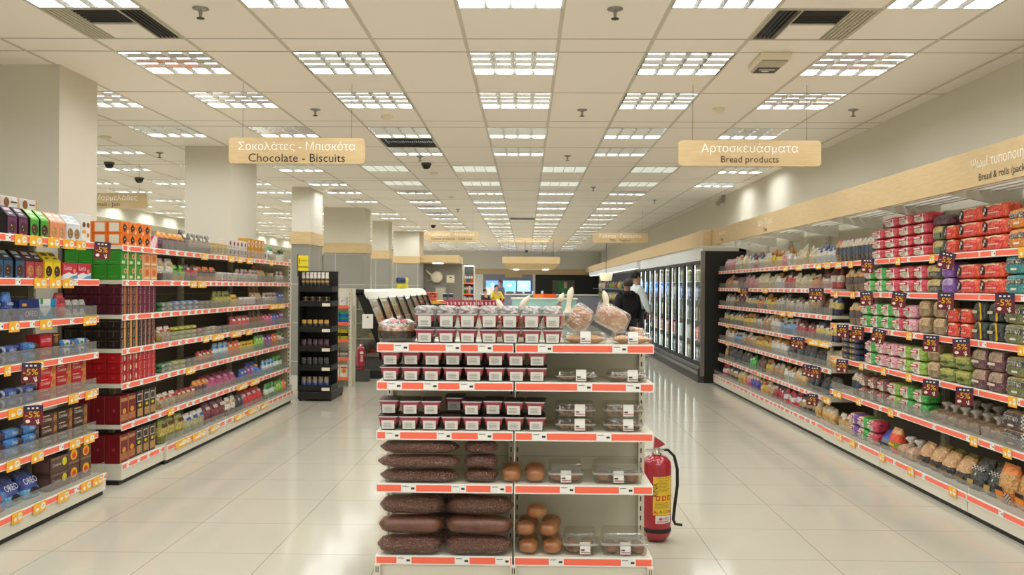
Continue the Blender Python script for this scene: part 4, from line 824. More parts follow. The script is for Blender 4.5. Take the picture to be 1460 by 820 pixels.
# ================================================================== right: bread wall and pastry wall
ZR = [1.685, 1.415, 1.12, .81, .50, .15]
BR = Unit('R', 2.87, 4.08, 3.95, .46, ZR, 'bread wall', .07)
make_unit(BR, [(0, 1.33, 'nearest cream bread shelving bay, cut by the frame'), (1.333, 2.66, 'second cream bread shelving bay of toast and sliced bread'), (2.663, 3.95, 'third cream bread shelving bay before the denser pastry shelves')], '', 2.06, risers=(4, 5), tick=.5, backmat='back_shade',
          tags=[(0, .85, .1, 1), (0, 1.95, .08, 1), (0, 2.5, .08, 1), (0, 3.45, .1, 1), (0, 3.75, .16, 2), (1, 3.4, .1, 1), (1, 3.8, .1, 1), (2, .85, .1, 1), (2, 2.3, .09, 1), (2, 3.3, .09, 1), (2, 3.8, .12, 1), (3, .95, .09, 1), (3, 2.3, .09, 1), (3, 2.75, .09, 1), (3, 3.2, .09, 1), (3, 3.8, .12, 1), (4, 1.0, .09, 1), (4, 1.35, .09, 1), (4, 2.65, .1, 1), (4, 3.25, .1, 1), (4, 3.75, .2, 1), (5, 1.5, .1, 1), (5, 2.1, .1, 1), (5, 2.6, .1, 1), (5, 3.2, .12, 1), (5, 3.5, .12, 1)],
          promos=[(0, 1.62, .25), (0, 2.95, .05), (1, .95, .0), (1, 1.65, .03), (1, 2.35, .15), (1, 2.98, -.05), (2, 1.45, -.05), (2, 1.85, .05), (2, 2.7, .25), (2, 3.15, .05), (2, 3.5, .0), (3, 1.4, .02), (3, 1.85, .05), (3, 3.5, .02)])
run(BR, 0, [4.85, ('b_chkor', 1, 2), ('b_toast', 2, 3, .015), 5.76, ('b_toastS', 1, 2), 5.93, ('b_khaki', 1, 2), 6.13, ('b_pinkS', 3, 4, .012), ('b_pinkS', 1, 3), ('b_slim', 8, 1, .012), ('b_orgtop', 2, 1, .012)], 0, y=.01)
put(BR, 0, 'b_darkmar', 1.9, .09, BR.zs[0] + .205)
run(BR, 0, [4.53, ('b_chkol', 1, 2)], 0, y=.01)
run(BR, 1, [4.56, ('b_chkol', 1, 2), 4.875, ('b_chkteal', 1, 2), ('b_toast', 2, 2, .012), 5.78, ('b_violet', 1, 2), ('b_gold', 1, 2), ('b_crim', 1, 2, .01), ('b_pink', 2, 2, .01), ('b_green', 1, 2, .02), ('b_grn2', 1, 2, .02), ('b_toast2', 3, 1, .01)], 0, y=.01)
run(BR, 2, [4.58, ('b_gold', 1, 2), 4.88, ('b_chkol', 1, 2), 5.2, ('b_dkgold', 2, 2, .03), ('b_toastS', 2, 2, .03), ('b_tan', 2, 2, .05), ('b_pale', 1, 2, .01), ('b_crim', 1, 2, .015), ('b_green', 2, 2, .012), ('b_grn2', 1, 2, .012), ('b_toast2', 2, 1, .01)], 0, y=.01)
run(BR, 3, [4.56, ('b_limepk', 1, 2), 4.86, ('b_chkol', 1, 2, .02), ('b_plum', 2, 2, .02), ('b_limepk', 2, 2, .02), ('b_tan', 1, 2, .04), ('b_lime', 2, 2, .02), ('b_pale', 2, 2, .015), ('b_green', 1, 2, .02), 7.45, ('b_black', 2, 5, .02)], 0, y=.01)
run(BR, 4, [4.6, ('b_chkma', 1, 2), 4.93, ('b_chkma', 1, 2, .03), ('b_roll', 7, 1, .02), ('b_green', 2, 2, .02), ('b_lime', 1, 2, .02), ('b_brn', 3, 2, .02), ('b_slim', 2, 1, .01)], 0, y=.03)
run(BR, 4, [5.4, ('b_bun', 6, 1, .02)], 0, y=.225, zoff=.0)
run(BR, 5, [4.6, ('b_chkor2', 1, 1), 4.86, ('b_chkor2', 2, 1, .012), ('b_chkdk', 2, 1, .012), ('b_clear', 4, 1, .015), ('b_bun', 2, 1, .01), ('b_pitta', 1, 1), ('b_bluegr', 1, 1), ('b_crim', 1, 2), ('b_green', 1, 2), ('b_purp', 1, 2, .02), ('b_cream', 2, 1, .02)], 0, y=.005)
run(BR, 5, [5.4, ('b_olbag', 6, 1, .02)], 0, y=.17)
ZP = [1.69, 1.44, 1.185, .93, .675, .40, .15]
PW = Unit('R', 2.885, 8.05, 4.7, .45, ZP, 'pastry wall', .07)
make_unit(PW, [(0, 1.33, 'cream pastry shelving bay next to the bread wall'), (1.333, 2.66, 'second cream pastry shelving bay'), (2.663, 3.66, 'third cream pastry shelving bay'), (3.663, 4.7, 'last cream pastry shelving bay against the black freezer side')], '', 2.06, risers=(0, 1, 2, 3, 4, 5, 6), tick=.16, tick_w=.07, backmat='back_shade',
          tags=[(0, .1, .16, 2), (0, .35, .16, 2), (0, .95, .2, 2), (0, 1.4, .16, 2), (2, 1.5, .2, 2), (2, 1.3, .2, 2), (3, .5, .3, 2), (3, .2, .3, 2), (1, 3.4, .2, 1), (1, 2.2, .2, 1), (3, 4.1, .2, 1), (4, 4.1, .2, 1), (5, .1, .2, 1)], promos=[(1, .2, 0), (1, .32, .02), (1, 3.0, 0), (3, .75, .03), (3, .88, 0), (4, .5, .03), (4, .38, 0), (4, .28, 0), (5, .35, .02)])
PAL = [[0, 1, 2, 3, 4, 5, 2, 1], [6, 4, 2, 5, 7, 2, 9, 0], [9, 8, 3, 10, 10, 17, 6, 8], [8, 3, 10, 11, 5, 12, 16, 8], [5, 12, 11, 3, 5, 18, 18, 2], [13, 1, 6, 11, 3, 5, 11, 19], [4, 14, 14, 15, 16, 7, 15, 17]]
rp = random.Random(11)
for si, pal in enumerate(PAL):
    a = .03; k = 0
    order = pal[::-1] if si not in (5, 6) else [19, 17, 15, 16, 11, 3, 14, 4] if si == 6 else [18, 18, 19, 5, 11, 3, 6, 13]
    ki = 0
    while a < 4.55:
        n = rp.randint(2, 5); key = 'q%d' % order[ki % len(order)]; ki += 1
        for _ in range(n):
            if a > 4.55: break
            a += .0625; o = put(PW, si, key, a, (.045 if si < 6 else .01) + PK[key]['d'] / 2 + rp.uniform(0, .03), PW.zs[si] + .001, jit=.2); s = rp.uniform(.95, 1.3); o.scale = (1, 1, s if si else s * 1.15)
            a += .0625 + .006
# ================================================================== bread island in front
ZC = [1.163, .978, .738, .483, .135]
CA = Unit('C', -.722, 4.1, .667, .36, ZC, 'bread island', .0)
CB = Unit('C', -.052, 4.1, .672, .36, ZC, 'bread island', .0)
make_unit(CA, [(0, .667, 'left half of the bread island, red cake trays and dark loaves')], '', 1.15, tick=.21, tick_w=.072, posts=True)
make_unit(CB, [(0, .672, 'right half of the bread island, clear pastry boxes on it')], '', 1.15, tick=.3, tick_w=.072, posts=True)
o = MB(); o.box(-.722, 4.462, 1.151, .62, 4.52, 1.168, 'cream_metal'); tag(o.build('top_board'), 'cream board lying along the back top of bread island', 'board')
for i, (x, w_) in enumerate(((-.722, .03), (-.067, .03), (.59, .03))):
    b = MB(); b.box(x, 4.068, 0, x + w_, 4.094, .098, 'cream_metal')
    for k in range(2):
        for q in (.008, .018): b.quad((x + q, 4.0675, .012 + .05 * k), (x + q + .004, 4.0675, .012 + .05 * k), (x + q + .004, 4.0675, .04 + .05 * k), (x + q, 4.0675, .04 + .05 * k), 'slot')
    tag(b.build('slotted_support'), 'slotted metal support at the %s of bread island base' % ('left end', 'middle', 'right end')[i], 'support', 'slotted supports of the bread island')

M('tray_red', 'a83f4e', .4, coat=.2); M('tray_black', '2a1c1c', .5); M('tray_rim', 'cfcac4', .3, metal=.5); M('cake_dark', '2b1813', .5); M('label_paper', 'dedad0', .55); M('print_grey', '8d8980', .6); clear('film_clear', 'fdfbf8', .03, .03, 1.8, 60, .15); clear('film_loaf', 'f8f4ee', .16, .1, 1.4, 38, .42)
M('film_white', 'cfc8c0', .16, alpha=.55, bump=1., bs=60, coat=.6)
def rrect(w, d, r, n=3):
    out = []
    for cx, cy, a0 in ((w / 2 - r, d / 2 - r, 0), (-w / 2 + r, d / 2 - r, 90), (-w / 2 + r, -d / 2 + r, 180), (w / 2 - r, -d / 2 + r, 270)):
        for i in range(n + 1): t = math.radians(a0 + 90 * i / n); out.append((cx + r * math.cos(t), cy + r * math.sin(t)))
    return out
def frustum(b, levels, d, mats, cap=None):
    """rounded rectangular rings [(width, depth, z)]"""
    v = []; n = 0
    for w_, dd, z in levels: rr_ = rrect(w_, dd, min(w_, dd) * .14); n = len(rr_); v += [(x, y, z) for x, y in rr_]
    fs = [(i * n + j, i * n + (j + 1) % n, i * n + n + (j + 1) % n, i * n + n + j) for i in range(len(levels) - 1) for j in range(n)]
    b.add(v, fs, [mats[i] for i in range(len(levels) - 1) for j in range(n)], False)
    b.add(v, [tuple(range(n - 1, -1, -1))], mats[0])
    if cap: b.add(v, [tuple(range((len(levels) - 1) * n, len(levels) * n))], cap)
TH = .066
def tray_proto(kind):
    """red paper cake tray: body, contents, printed label, film"""
    o = bpy.data.objects.new('cake_tray', None)
    b = MB(); frustum(b, [(.07, .15, 0), (.079, .158, .026), (.094, .172, TH - .006), (.1, .178, TH - .006), (.1, .178, TH)], 0, [MATS['tray_black'], MATS['tray_red'], MATS['tray_rim'], MATS['tray_rim']], MATS['cake_dark'])
    kids = [('tray', b)]
    s = (.027) / TH
    lb = MB(); f = lambda x, z: (x, -.0768 - .0095 * z / TH - .003, z)
    hgt = .056 if kind == 'white' else .046
    lb.add([f(-.031, .003), f(.031, .003), f(.031, hgt), f(-.031, hgt)], [(0, 1, 2, 3)], 'label_paper')
    e = lambda x, z: (x, f(x, z)[1] - .0007, z)
    for k in range(4): lb.add([e(-.021, .012 + k * .0065), e(.019 - .004 * (k % 2), .012 + k * .0065), e(.019 - .004 * (k % 2), .0145 + k * .0065), e(-.021, .0145 + k * .0065)], [(0, 1, 2, 3)], 'print_grey')
    kids.append(('label', lb))
    fl = MB()
    if kind == 'white': fl.soft(.092, .16, .05, 'film_white', n=16, p=2.8, nz=.017, seed=3, c=(0, 0, TH - .012), fq=75)
    else: fl.soft(.098, .174, .009, 'film_clear', n=8, p=5, nz=.003, seed=5, c=(0, 0, TH - .003))
    kids.append(('film', fl))
    return o, [(n, k.mesh(n)) for n, k in kids]
TR = {k: tray_proto(k)[1] for k in ('white', 'dark')}
def clear_wrap(o, dims, c, seed, nz=.006, m='film_clear'): b = MB(); b.soft(*dims, m, n=10, p=4, nz=nz, seed=seed, c=c); return b.build('wrap', o)
def tray(kind, x, z, label, dz=0., rz=0., y=4.11, tilt=0.):
    o = bpy.data.objects.new('cake_tray', None); COL.objects.link(o); o.location = (x, y + .089, z + dz); o.rotation_euler = (0, tilt, rz)
    for n, me in TR[kind]: c = bpy.data.objects.new(n, me); COL.objects.link(c); c.parent = o
    return tag(o, label, 'cake', 'red cake trays on the bread island')
rt_ = random.Random(5)
def jig(): return rt_.uniform(-.03, .03)
for l in range(2):
    for c in range(7):
        tray('white' if l else 'dark', -.492 + .104 * c, ZC[0] + .003 + l * (TH + .009), 'red cake tray %s, %s from left, top shelf of bread island' % ('under the white-topped ones' if not l else 'with puffed white wrap', nth(c)), rz=jig())
for l in range(2):
    for c in range(8): tray('dark', -.66 + .1025 * c, ZC[1] + .003 + l * (TH + .009), 'red cake tray, %s layer, %s from left, second shelf of bread island' % ('upper' if l else 'lower', nth(c)), rz=jig(), y=4.11 + (.012 if l and c in (1, 3) else 0), dz=0)
for l in range(2):
    for c in range(8):
        if l and c == 3: tray('dark', -.665 + .1025 * 3, ZC[2] + .003 + TH + .009, 'red cake tray set far back in a gap, middle shelf of bread island', y=4.245); continue
        tray('dark', -.67 + .103 * c, ZC[2] + .003 + l * (TH + .009), 'red cake tray, %s layer, %s from left, middle shelf of bread island' % ('upper' if l else 'lower', nth(c)), rz=jig() * (3 if l else 1), y=4.11 + (.02 if l and c in (0, 5) else 0))
# ring cake in a moulded shell
o = root('ring_cake', 'round sweet ring bread in clear shell with red printed top', 'cake', (-.64, 4.235, ZC[0] + .001))
b = MB(); b.lathe([(.02, .0), (.085, .0), (.097, .02), (.098, .05), (.1, .055)], 28, M('shell_smoke', '4a443c', .15, alpha=.75)); b.build('base', o)
b = MB(); b.lathe([(.03, .03), (.07, .015), (.092, .035), (.09, .062), (.065, .08), (.035, .07)], 28, mottle('braid', '7a4a24', 'd9b078', (1, 1, 1), 38, lo=.4, hi=.6, rough=.4)); b.build('bread', o)
b = MB(); b.lathe([(.1, .055), (.098, .075), (.085, .098), (.06, .108), (.03, .105), (0, .1)], 28, clear('film_clear2', 'f4f0ea', .14, .1, .7, 40, .5)); b.build('lid', o)
b = MB()
for k in range(10):
    a = 2 * PI * k / 10; b.add([((r_) * math.cos(t), (r_) * math.sin(t), zz) for r_, zz, t in ((.038, .1085, a), (.062, .1095, a), (.086, .0995, a + .04), (.086, .0995, a + .42), (.062, .1095, a + .46), (.038, .1085, a + .4))], [(0, 1, 4, 5), (1, 2, 3, 4)], M('cake_print', 'b93a50', .35) if k % 3 else M('cake_print2', 'e8d8d4', .35))
b.build('printed_label', o)

# clear pastry boxes
clear('clam', 'f0f0ec', .07, .06, .15, 30, .5); M('clam_edge', 'c8c6be', .12, alpha=.42)
PAS = {'croissant': mottle('crust_gold', 'b8722f', 'd89a52', (1, 1, 1), 22, rough=.45), 'cookie': mottle('crust_brown', '8a5638', 'a87450', (1, 1, 1), 60, rough=.6), 'roll': mottle('crust_tan', 'b07a42', '5c3420', (1, 1, 1), 26, lo=.45, hi=.6, rough=.5)}
def clam(kind, n, x, z, label, w_=.2, h=.068, y=4.12, rz=0., d_=.16):
    o = root('pastry_box', label, 'pastry box', (x, y + d_ / 2, z + .001), rz, 'clear pastry boxes on the bread island')
    b = MB(); frustum(b, [(w_ * .9, d_ * .88, .001), (w_ * .95, d_ * .94, h * .45), (w_, d_, h * .45), (w_, d_, h * .48)], 0, [MATS['clam'], MATS['clam_edge'], MATS['clam_edge']]); b.build('tray', o)
    b = MB(); frustum(b, [(w_, d_, h * .48), (w_, d_, h * .52), (w_ * .96, d_ * .95, h * .54), (w_ * .9, d_ * .86, h * .93), (w_ * .86, d_ * .8, h)], 0, [MATS['clam_edge'], MATS['clam_edge'], MATS['clam'], MATS['clam']], MATS['clam']); b.build('lid', o)
    lb = MB(); yl = -d_ / 2
    P = lambda u, v, e=0: (u * .05 - .025 + (.0 if kind != 'roll' else .02), yl - .004 - e + max(0, v - .35) * .02, h * .1 + v * .055)
    lb.add([P(0, 0), P(1, 0), P(1, .5), P(1, 1), P(0, 1), P(0, .5)], [(0, 1, 2, 5), (5, 2, 3, 4)], 'label_paper')
    lb.add([P(.1, .12, .001), P(.95, .12, .001), P(.95, .2, .001), P(.1, .2, .001)], [(0, 1, 2, 3)], M('print_red', 'a8545a', .6)); lb.add([P(.1, .3, .001), P(.45, .3, .001), P(.45, .42, .001), P(.1, .42, .001)], [(0, 1, 2, 3)], 'ink'); lb.build('label', o)
    for k in range(n):
        for r_ in range(2):
            xx = (k - (n - 1) / 2) * (w_ * .84 / n); q = MB()
            if kind == 'croissant':
                pts = [(xx + (t - .5) * w_ * .8 / n, -.03 + .06 * r_ + .012 * math.cos((t - .5) * 5), .02) for t in [i / 8 for i in range(9)]]
                q.tube(pts, [.006, .012, .016, .019, .02, .019, .016, .012, .006], PAS[kind], 9)
            elif kind == 'cookie': q.soft(w_ * .8 / n, .05, h * .42, PAS[kind], n=6, p=2.4, nz=.004, seed=k + r_ * 5, c=(xx, -.03 + .058 * r_, .004))
            else: q.soft(w_ * .8 / n, .055, h * .5, PAS[kind], n=6, p=2.3, nz=.006, seed=k + r_ * 7, c=(xx, -.03 + .058 * r_, .004))
            q.build('pastry', o)
    return o
clam('croissant', 2, .29, ZC[0], 'long clear croissant box, left of two, top shelf of bread island', .22, .055); clam('croissant', 2, .52, ZC[0], 'long clear croissant box, right of two, top shelf of bread island', .2, .055)
clam('roll', 2, .25, ZC[1], 'clear box of flaky pastries, left of two, second shelf of bread island', .21, .055); clam('roll', 2, .5, ZC[1], 'clear box of flaky pastries, right of two, second shelf of bread island', .2, .055)
for l in range(2):
    for k in range(2): clam('roll', 3, .245 + .235 * k, ZC[2] + l * .07, 'clear box of glazed pastries, %s of the %s pair, middle shelf of bread island' % (('left', 'right')[k], ('lower', 'upper')[l]), .2, .066)
clam('cookie', 2, .2, ZC[3], 'clear cookie box with two dark rolls, fourth shelf of bread island', .175, .095); clam('cookie', 3, .455, ZC[3], 'wide clear box of dark cookies, fourth shelf, by the extinguisher', .25, .1)
clam('roll', 2, .275, ZC[4], 'clear box of speckled cookies, left of two, bottom shelf of bread island', .17, .105); clam('cookie', 3, .49, ZC[4], 'clear box of pale cookies, right of two, bottom shelf of bread island', .235, .11)

# dark seeded loaves in film
mottle('seeded', '9c6638', '54250f', (1, 1, 1), 110, lo=.0, hi=.36, rough=.35, coat=.35, bump=.8, vor=True); mottle('brown_loaf', '4a2310', '6e3b1c', (1, 1, 1), 14, rough=.4, coat=.3, bump=.35)
def long_loaf(x, z, L, label, h=.075, d=.13, mat='seeded', y=4.1, seed=1, rz=0.):
    o = root('wrapped_loaf', label, 'bread', (x, y + d / 2, z + .001), rz, 'dark wrapped loaves on the bread island')
    b = MB(); n = 16; m = 14; v = []
    for i in range(m + 1):
        t = i / m; k = max(.02, 1 - abs(2 * t - 1) ** 5) ** .5
        for j in range(n):
            a = 2 * PI * j / n; yy = d / 2 * .94 * k * math.cos(a); zz = h * .5 * (math.copysign(abs(math.sin(a)) ** .8, math.sin(a)) * k * (.96 if math.sin(a) > 0 else .9))
            e = 1 + .07 * mnoise.noise(Vector((t * L * 22 + seed, yy * 20, zz * 20)))
            v.append(((t - .5) * L * .97, yy * e, max(.003, h * .47 + zz * e)))
    b.add(v, [(i * n + j, i * n + n + j, i * n + n + (j + 1) % n, i * n + (j + 1) % n) for i in range(m) for j in range(n)] + [tuple(range(n)), tuple(range(m * n + n - 1, m * n - 1, -1))], mat, True); b.build('loaf', o)
    clear_wrap(o, (L, d, h), (0, 0, .001), seed, .003)
    return o
for l in range(3): long_loaf(-.515, ZC[3] + l * .069, .4 if l != 1 else .42, 'long dark seeded loaf, %s of three, fourth shelf of bread island' % ('bottom', 'middle', 'top')[l], .066, seed=l, y=4.095 - (.01 if l == 1 else 0)); 
for l in range(3): long_loaf(-.215, ZC[3] + l * .069, .17, 'short dark seeded loaf, %s of three, fourth shelf of bread island' % ('bottom', 'middle', 'top')[l], .066, seed=l + 5, y=4.11)
for l in range(3): long_loaf(-.56 + .004 * l, ZC[4] + l * .094, .325, 'plump dark loaf, %s of left pile, bottom shelf of bread island' % ('lowest', 'second', 'third')[l], .092, seed=l + 11, mat=('seeded', 'brown_loaf', 'seeded')[l], y=4.08 + .012 * l)
for l in range(3): long_loaf(-.225 + .006 * l, ZC[4] + l * .094, .335, 'plump dark loaf, %s of right pile, bottom shelf of bread island' % ('lowest', 'second', 'third')[l], .092, seed=l + 21, mat=('seeded', 'brown_loaf', 'seeded')[l], y=4.08 + .012 * l)
for l in range(4): long_loaf(-.42, ZC[4] + l * .078, .36, 'dark loaf in the rear pile, %s, bottom shelf of bread island' % ('lowest', 'second', 'third', 'topmost')[l], .076, d=.12, seed=31 + l, y=4.255)
# buns
mottle('bun_crust', '7e4418', 'b0702e', (1, 1, 1), 12, rough=.3, coat=.5)
def bun(x, y, z, label, s=1., seed=1):
    o = root('wrapped_bun', label, 'bread', (x, y, z + .001), R.uniform(-.12, .12), 'wrapped buns on the bread island')
    b = MB(); b.soft(.097 * s, .097 * s, .068 * s, 'bun_crust', n=8, p=2.2, nz=.003, seed=seed, c=(0, 0, .003)); b.build('bun', o)
    clear_wrap(o, (.104 * s, .104 * s, .076 * s), (0, 0, 0), seed, .003)
BN = ['left', 'middle', 'right']
for k in range(2): bun(-.066 + .117 * k, 4.165, ZC[3], 'wrapped bun in front, %s of two, fourth shelf of bread island' % ('left', 'right')[k], seed=k)
for k in range(2): bun(-.065 + .116 * k, 4.29, ZC[3] + .0, 'wrapped bun behind the front pair, %s, fourth shelf of bread island' % ('left', 'right')[k], seed=k + 4)
for k in range(2): bun(.02 + .117 * k, 4.16, ZC[4], 'wrapped bun lowest in the pile, %s of two, bottom shelf' % ('left', 'right')[k], seed=k + 8)
for k in range(2): bun(.005 + .114 * k, 4.175, ZC[4] + .081, 'wrapped bun midway up the pile, %s of two, bottom shelf' % ('left', 'right')[k], seed=k + 12)
for k in range(2): bun(.02 + .118 * k, 4.3, ZC[4] + .0, 'wrapped bun behind the pile, %s of two, bottom shelf' % ('left', 'right')[k], seed=k + 15)
for k in range(2): bun(.02 + .118 * k, 4.3, ZC[4] + .081, 'wrapped bun stacked behind the pile, %s of two, bottom shelf' % ('left', 'right')[k], seed=k + 19)
bun(.06, 4.19, ZC[4] + .162, 'wrapped bun topping the pile, bottom shelf of bread island', seed=18)
# big wrapped country loaves with twisted paper necks, standing behind on the top
mottle('pale_crust', 'a8764c', 'd0a87c', (1, 1, 1), 9, rough=.35, coat=.5, bump=.2); M('neck_paper', 'e9dcc0', .5)
def big_loaf(x, y, z, label, L, d, h, tilt, neck, seed):
    o = root('country_loaf', label, 'bread', (x, y, z), 0, 'country loaves on top of the bread island')
    b = MB(); b.soft(L * .9, d * .92, h * .9, 'pale_crust', n=10, p=2.5, nz=.006, seed=seed, c=(0, 0, .006)); q = b.build('loaf', o); q.rotation_euler.y = tilt
    w_ = clear_wrap(o, (L, d, h), (0, 0, 0), seed, .012, 'film_loaf'); w_.rotation_euler.y = tilt
    if neck:
        nx, ln, bend = neck; b = MB(); pts = [(nx + bend * (i / 6) ** 2, 0, h * .62 + ln * i / 6) for i in range(7)]
        b.tube(pts, [.022, .014, .012, .014, .017, .015, .004], 'neck_paper', 9); b.build('twisted_neck', o)
zt = ZC[0] + .001
for i, (x, y, dz, L, d, h, t, nk) in enumerate(((.115, 4.42, .045, .115, .1, .13, .5, (.05, .12, .03)), (.235, 4.32, .06, .115, .1, .14, .6, (-.02, .13, .02)), (.42, 4.385, .065, .18, .13, .12, .45, (.0, .12, -.02)), (.575, 4.42, .01, .08, .09, .06, .1, None))):
    big_loaf(x, y, zt + dz, ('half-hidden pale country loaf beside the white-wrapped trays', 'leaning pale country loaf with upright twisted neck', 'largest pale country loaf, right end of island top', 'small grey-wrapped loaf end at right of island top')[i], L, d, h, t, nk, 40 + i)
for i, (x, y, L, nk) in enumerate(((-.16, 4.39, .13, (.04, .11, -.03)), (-.02, 4.39, .13, (-.02, .13, .06)))):
    big_loaf(x, y, zt + .008, 'wrapped loaf behind the top trays, %s of two' % ('left', 'right')[i], L, .11, .15, 0, nk, 50 + i)
put_y = 0
# fire extinguisher by the island
M('ext_red', 'a3162a', .22, coat=.6); M('ext_yellow', 'e9bf2a', .4)
def extinguisher(label, x, y, z, s, big):
    o = root('fire_extinguisher', label, 'fire extinguisher', (x, y, z), 0 if big else .4); sc = (s * 1.06, s * 1.06, s * .92)
    b = MB(); b.lathe([(0, .0), (.035, .002), (.062, .014), (.078, .05), (.079, .06), (.079, .46), (.074, .49), (.055, .515), (.03, .527), (.024, .53)], 28, 'ext_red' if not big else [MATS['ext_red']] * 9); c = b.build('cylinder', o); c.scale = sc
    b = MB(); b.lathe([(.0795, .062), (.08, .075), (.0795, .088)], 28, 'rubber'); c = b.build('band', o); c.scale = sc
    b = MB(); b.lathe([(.024, .53), (.03, .535), (.018, .545), (.018, .575)], 14, 'chrome'); b.box(-.06, -.012, .548, .04, .012, .562, 'chrome'); c = b.build('valve', o); c.scale = sc
    b = MB(); b.add([(-.018, -.012, .565), (.02, -.012, .58), (.045, -.012, .595), (.03, -.012, .61), (-.012, -.012, .64), (-.018, .012, .565), (.02, .012, .58), (.045, .012, .595), (.03, .012, .61), (-.012, .012, .64)], [(0, 1, 2, 3, 4), (9, 8, 7, 6, 5), (0, 5, 6, 1), (1, 6, 7, 2), (2, 7, 8, 3), (3, 8, 9, 4), (4, 9, 5, 0)], 'ext_red'); c = b.build('handle', o); c.scale = sc
    b = MB(); b.tube([(.03, 0, .556), (.06, 0, .56), (.095, 0, .52), (.112, 0, .44), (.113, 0, .34), (.1, 0, .22), (.09, -.01, .13), (.1, -.02, .105), (.135, -.02, .1)], .0085, 'rubber', 10); c = b.build('hose', o); c.scale = sc
    b = MB(); T = lambda a0, z0, e=.0: (lambda a, c: ((.0797 + e) * math.sin((a + a0) / .08), -(.0797 + e) * math.cos((a + a0) / .08), z0 + c))
    def patch(a0, a1, z0, z1, m, e=0.):
        n = 8; b.add([T(a0 + (a1 - a0) * i / n, zz, e)(0, 0) for zz in (z0, z1) for i in range(n + 1)], [(i, i + 1, i + n + 2, i + n + 1) for i in range(n)], m)
    if big:
        patch(-.03, .085, .175, .41, 'ext_yellow'); b.text('ΠΥΡΟΣΒΕΣΤΗΡΑΣ', T(.03, .40, .0012), 'ink', width=.08)
        for k in range(9): patch(-.002, .07 - .012 * (k % 3), .385 - k * .0085, .3868 - k * .0085, 'ink', .0008)
        b.text('RINA', lambda a, c: T(-.018, .33, .0012)(-c, a), 'ink', width=.085)
        for k in range(3): patch(-.015 + .033 * k, .008 + .033 * k, .265, .295, M('mark_red', 'c23a2a', .5), .001); patch(-.009 + .033 * k, .002 + .033 * k, .272, .288, 'ext_yellow', .0018)
        for k in range(5): patch(-.02, .065 - .01 * (k % 2), .25 - k * .008, .2518 - k * .008, 'ink', .0008)
        b.text('ACON', T(.04, .195, .0012), 'ink', width=.072); b.add([T(-.015, .18, .0012)(*p) for p in ((-.014, 0), (-.004, .025), (.004, .008), (.014, 0), (.004, .016), (-.002, .012))], [(0, 1, 2, 3, 4, 5)], 'mark_red')
        patch(-.016, .08, .125, .172, 'label_paper'); b.text('FIRE', T(.045, .153, .0012), M('mark_pink', 'c2387a', .5), width=.035); patch(-.01, .06, .133, .138, 'mark_pink', .001); b.disc(T(.012, .152, .001), .01, .008, 'mark_pink')
    else:
        patch(-.03, .04, .36, .42, 'label_paper'); patch(-.02, .03, .2, .34, M('ext_print', 'd8a0a0', .5), .0005)
    c = b.build('label', o); c.scale = sc
    return o
extinguisher('red fire extinguisher with yellow instruction label beside the bread island', .752, 4.86, .0, 1.0, True)
# ================================================================== left middle distance
# black wire rack of nuts and dried fruit
o = root('snack_rack', 'black tiered rack of nut bags at the sweets shelf end', 'rack', (-2.83, 10.5, 0))
b = MB(); b.box(0, 0, .02, .42, .7, .12, 'black', .01); b.build('base', o)
b = MB(); b.box(0, .33, .12, .42, .36, 1.62, 'black'); b.box(0, .0, .12, .02, .7, 1.62, 'black'); b.build('back_panel', o)
for x, y in ((.03, .03), (.39, .03), (.03, .67), (.39, .67)): b = MB(); b.lathe([(.02, 0), (.022, .012), (.02, .02)], 10, 'rubber', (x, y, 0)); b.build('foot', o)
TZ = [1.36, 1.18, .86, .62, .38, .13]
for z in TZ: b = MB(); b.box(.02, .0, z, .42, .33, z + .012, 'black'); b.box(.02, 0, z + .012, .42, .008, z + .07, 'black'); b.box(.412, .008, z + .012, .42, .33, z + .07, 'black'); b.build('tray', o)
for z in TZ[1:]: b = MB(); b.box(.3, -.004, z + .0, .4, -.002, z + .04, 'tag_white'); b.build('price_tag', o)
b = MB(); b.box(.0, -.012, 1.62, .125, -.002, 1.81, 'sign_yellow'); b.box(-.008, -.012, 1.55, .0, -.002, 1.83, 'black')
b.text('TSANOS', lambda x, z: (.068 + x, -.0128, 1.745 + z), 'ink', width=.098); b.quad((.0, -.0125, 1.662), (.125, -.0125, 1.662), (.125, -.0125, 1.672), (.0, -.0125, 1.672), 'ink'); b.quad((.012, -.0128, 1.71), (.022, -.0128, 1.71), (.022, -.0128, 1.78), (.012, -.0128, 1.78), 'ink')
b.build('header_sign', o)
pouch('n_gold', 'bag of golden nuts', .062, .05, .14, [(.3, 'b8b0a4'), (.62, '241c16'), (1, 'c89a3c')], [('d', .5, .2, .016, .014, 'e8e0d0')], name='nut_bag'); pouch('n_plum', 'bag of dark dried fruit', .062, .05, .14, [(.35, 'b0a8a0'), (.8, '4a2430'), (1, '3a1c24')], [('d', .5, .2, .016, .014, 'e8e0d0')], name='nut_bag')
pouch('n_white', 'black pack with white tuft', .045, .05, .23, [(.4, '16130f'), (.5, 'b8923a'), (.7, '1a1613'), (1, 'eae2d4')], [('d', .5, .6, .012, .02, 'd8d0c0')], name='nut_bag'); pouch('n_blue', 'bag of mixed nuts with blue band', .062, .06, .16, [(.25, 'b8a88c'), (.5, '33558c'), (1, '8a7a60')], name='nut_bag'); pouch('n_dark', 'dark snack bag with teal seal', .062, .05, .15, [(.3, '8aa8a4'), (.75, '241e1c'), (1, '4a4440')], name='nut_bag'); flow('n_flat', 'gold-banded flat black pack', .075, .06, .035, [(.4, '1c1814'), (.6, 'b8923a'), (1, '1c1814')])
NR = Unit('C', -2.81, 10.5, .4, .33, [z + .012 for z in TZ], 'snack rack', 0)
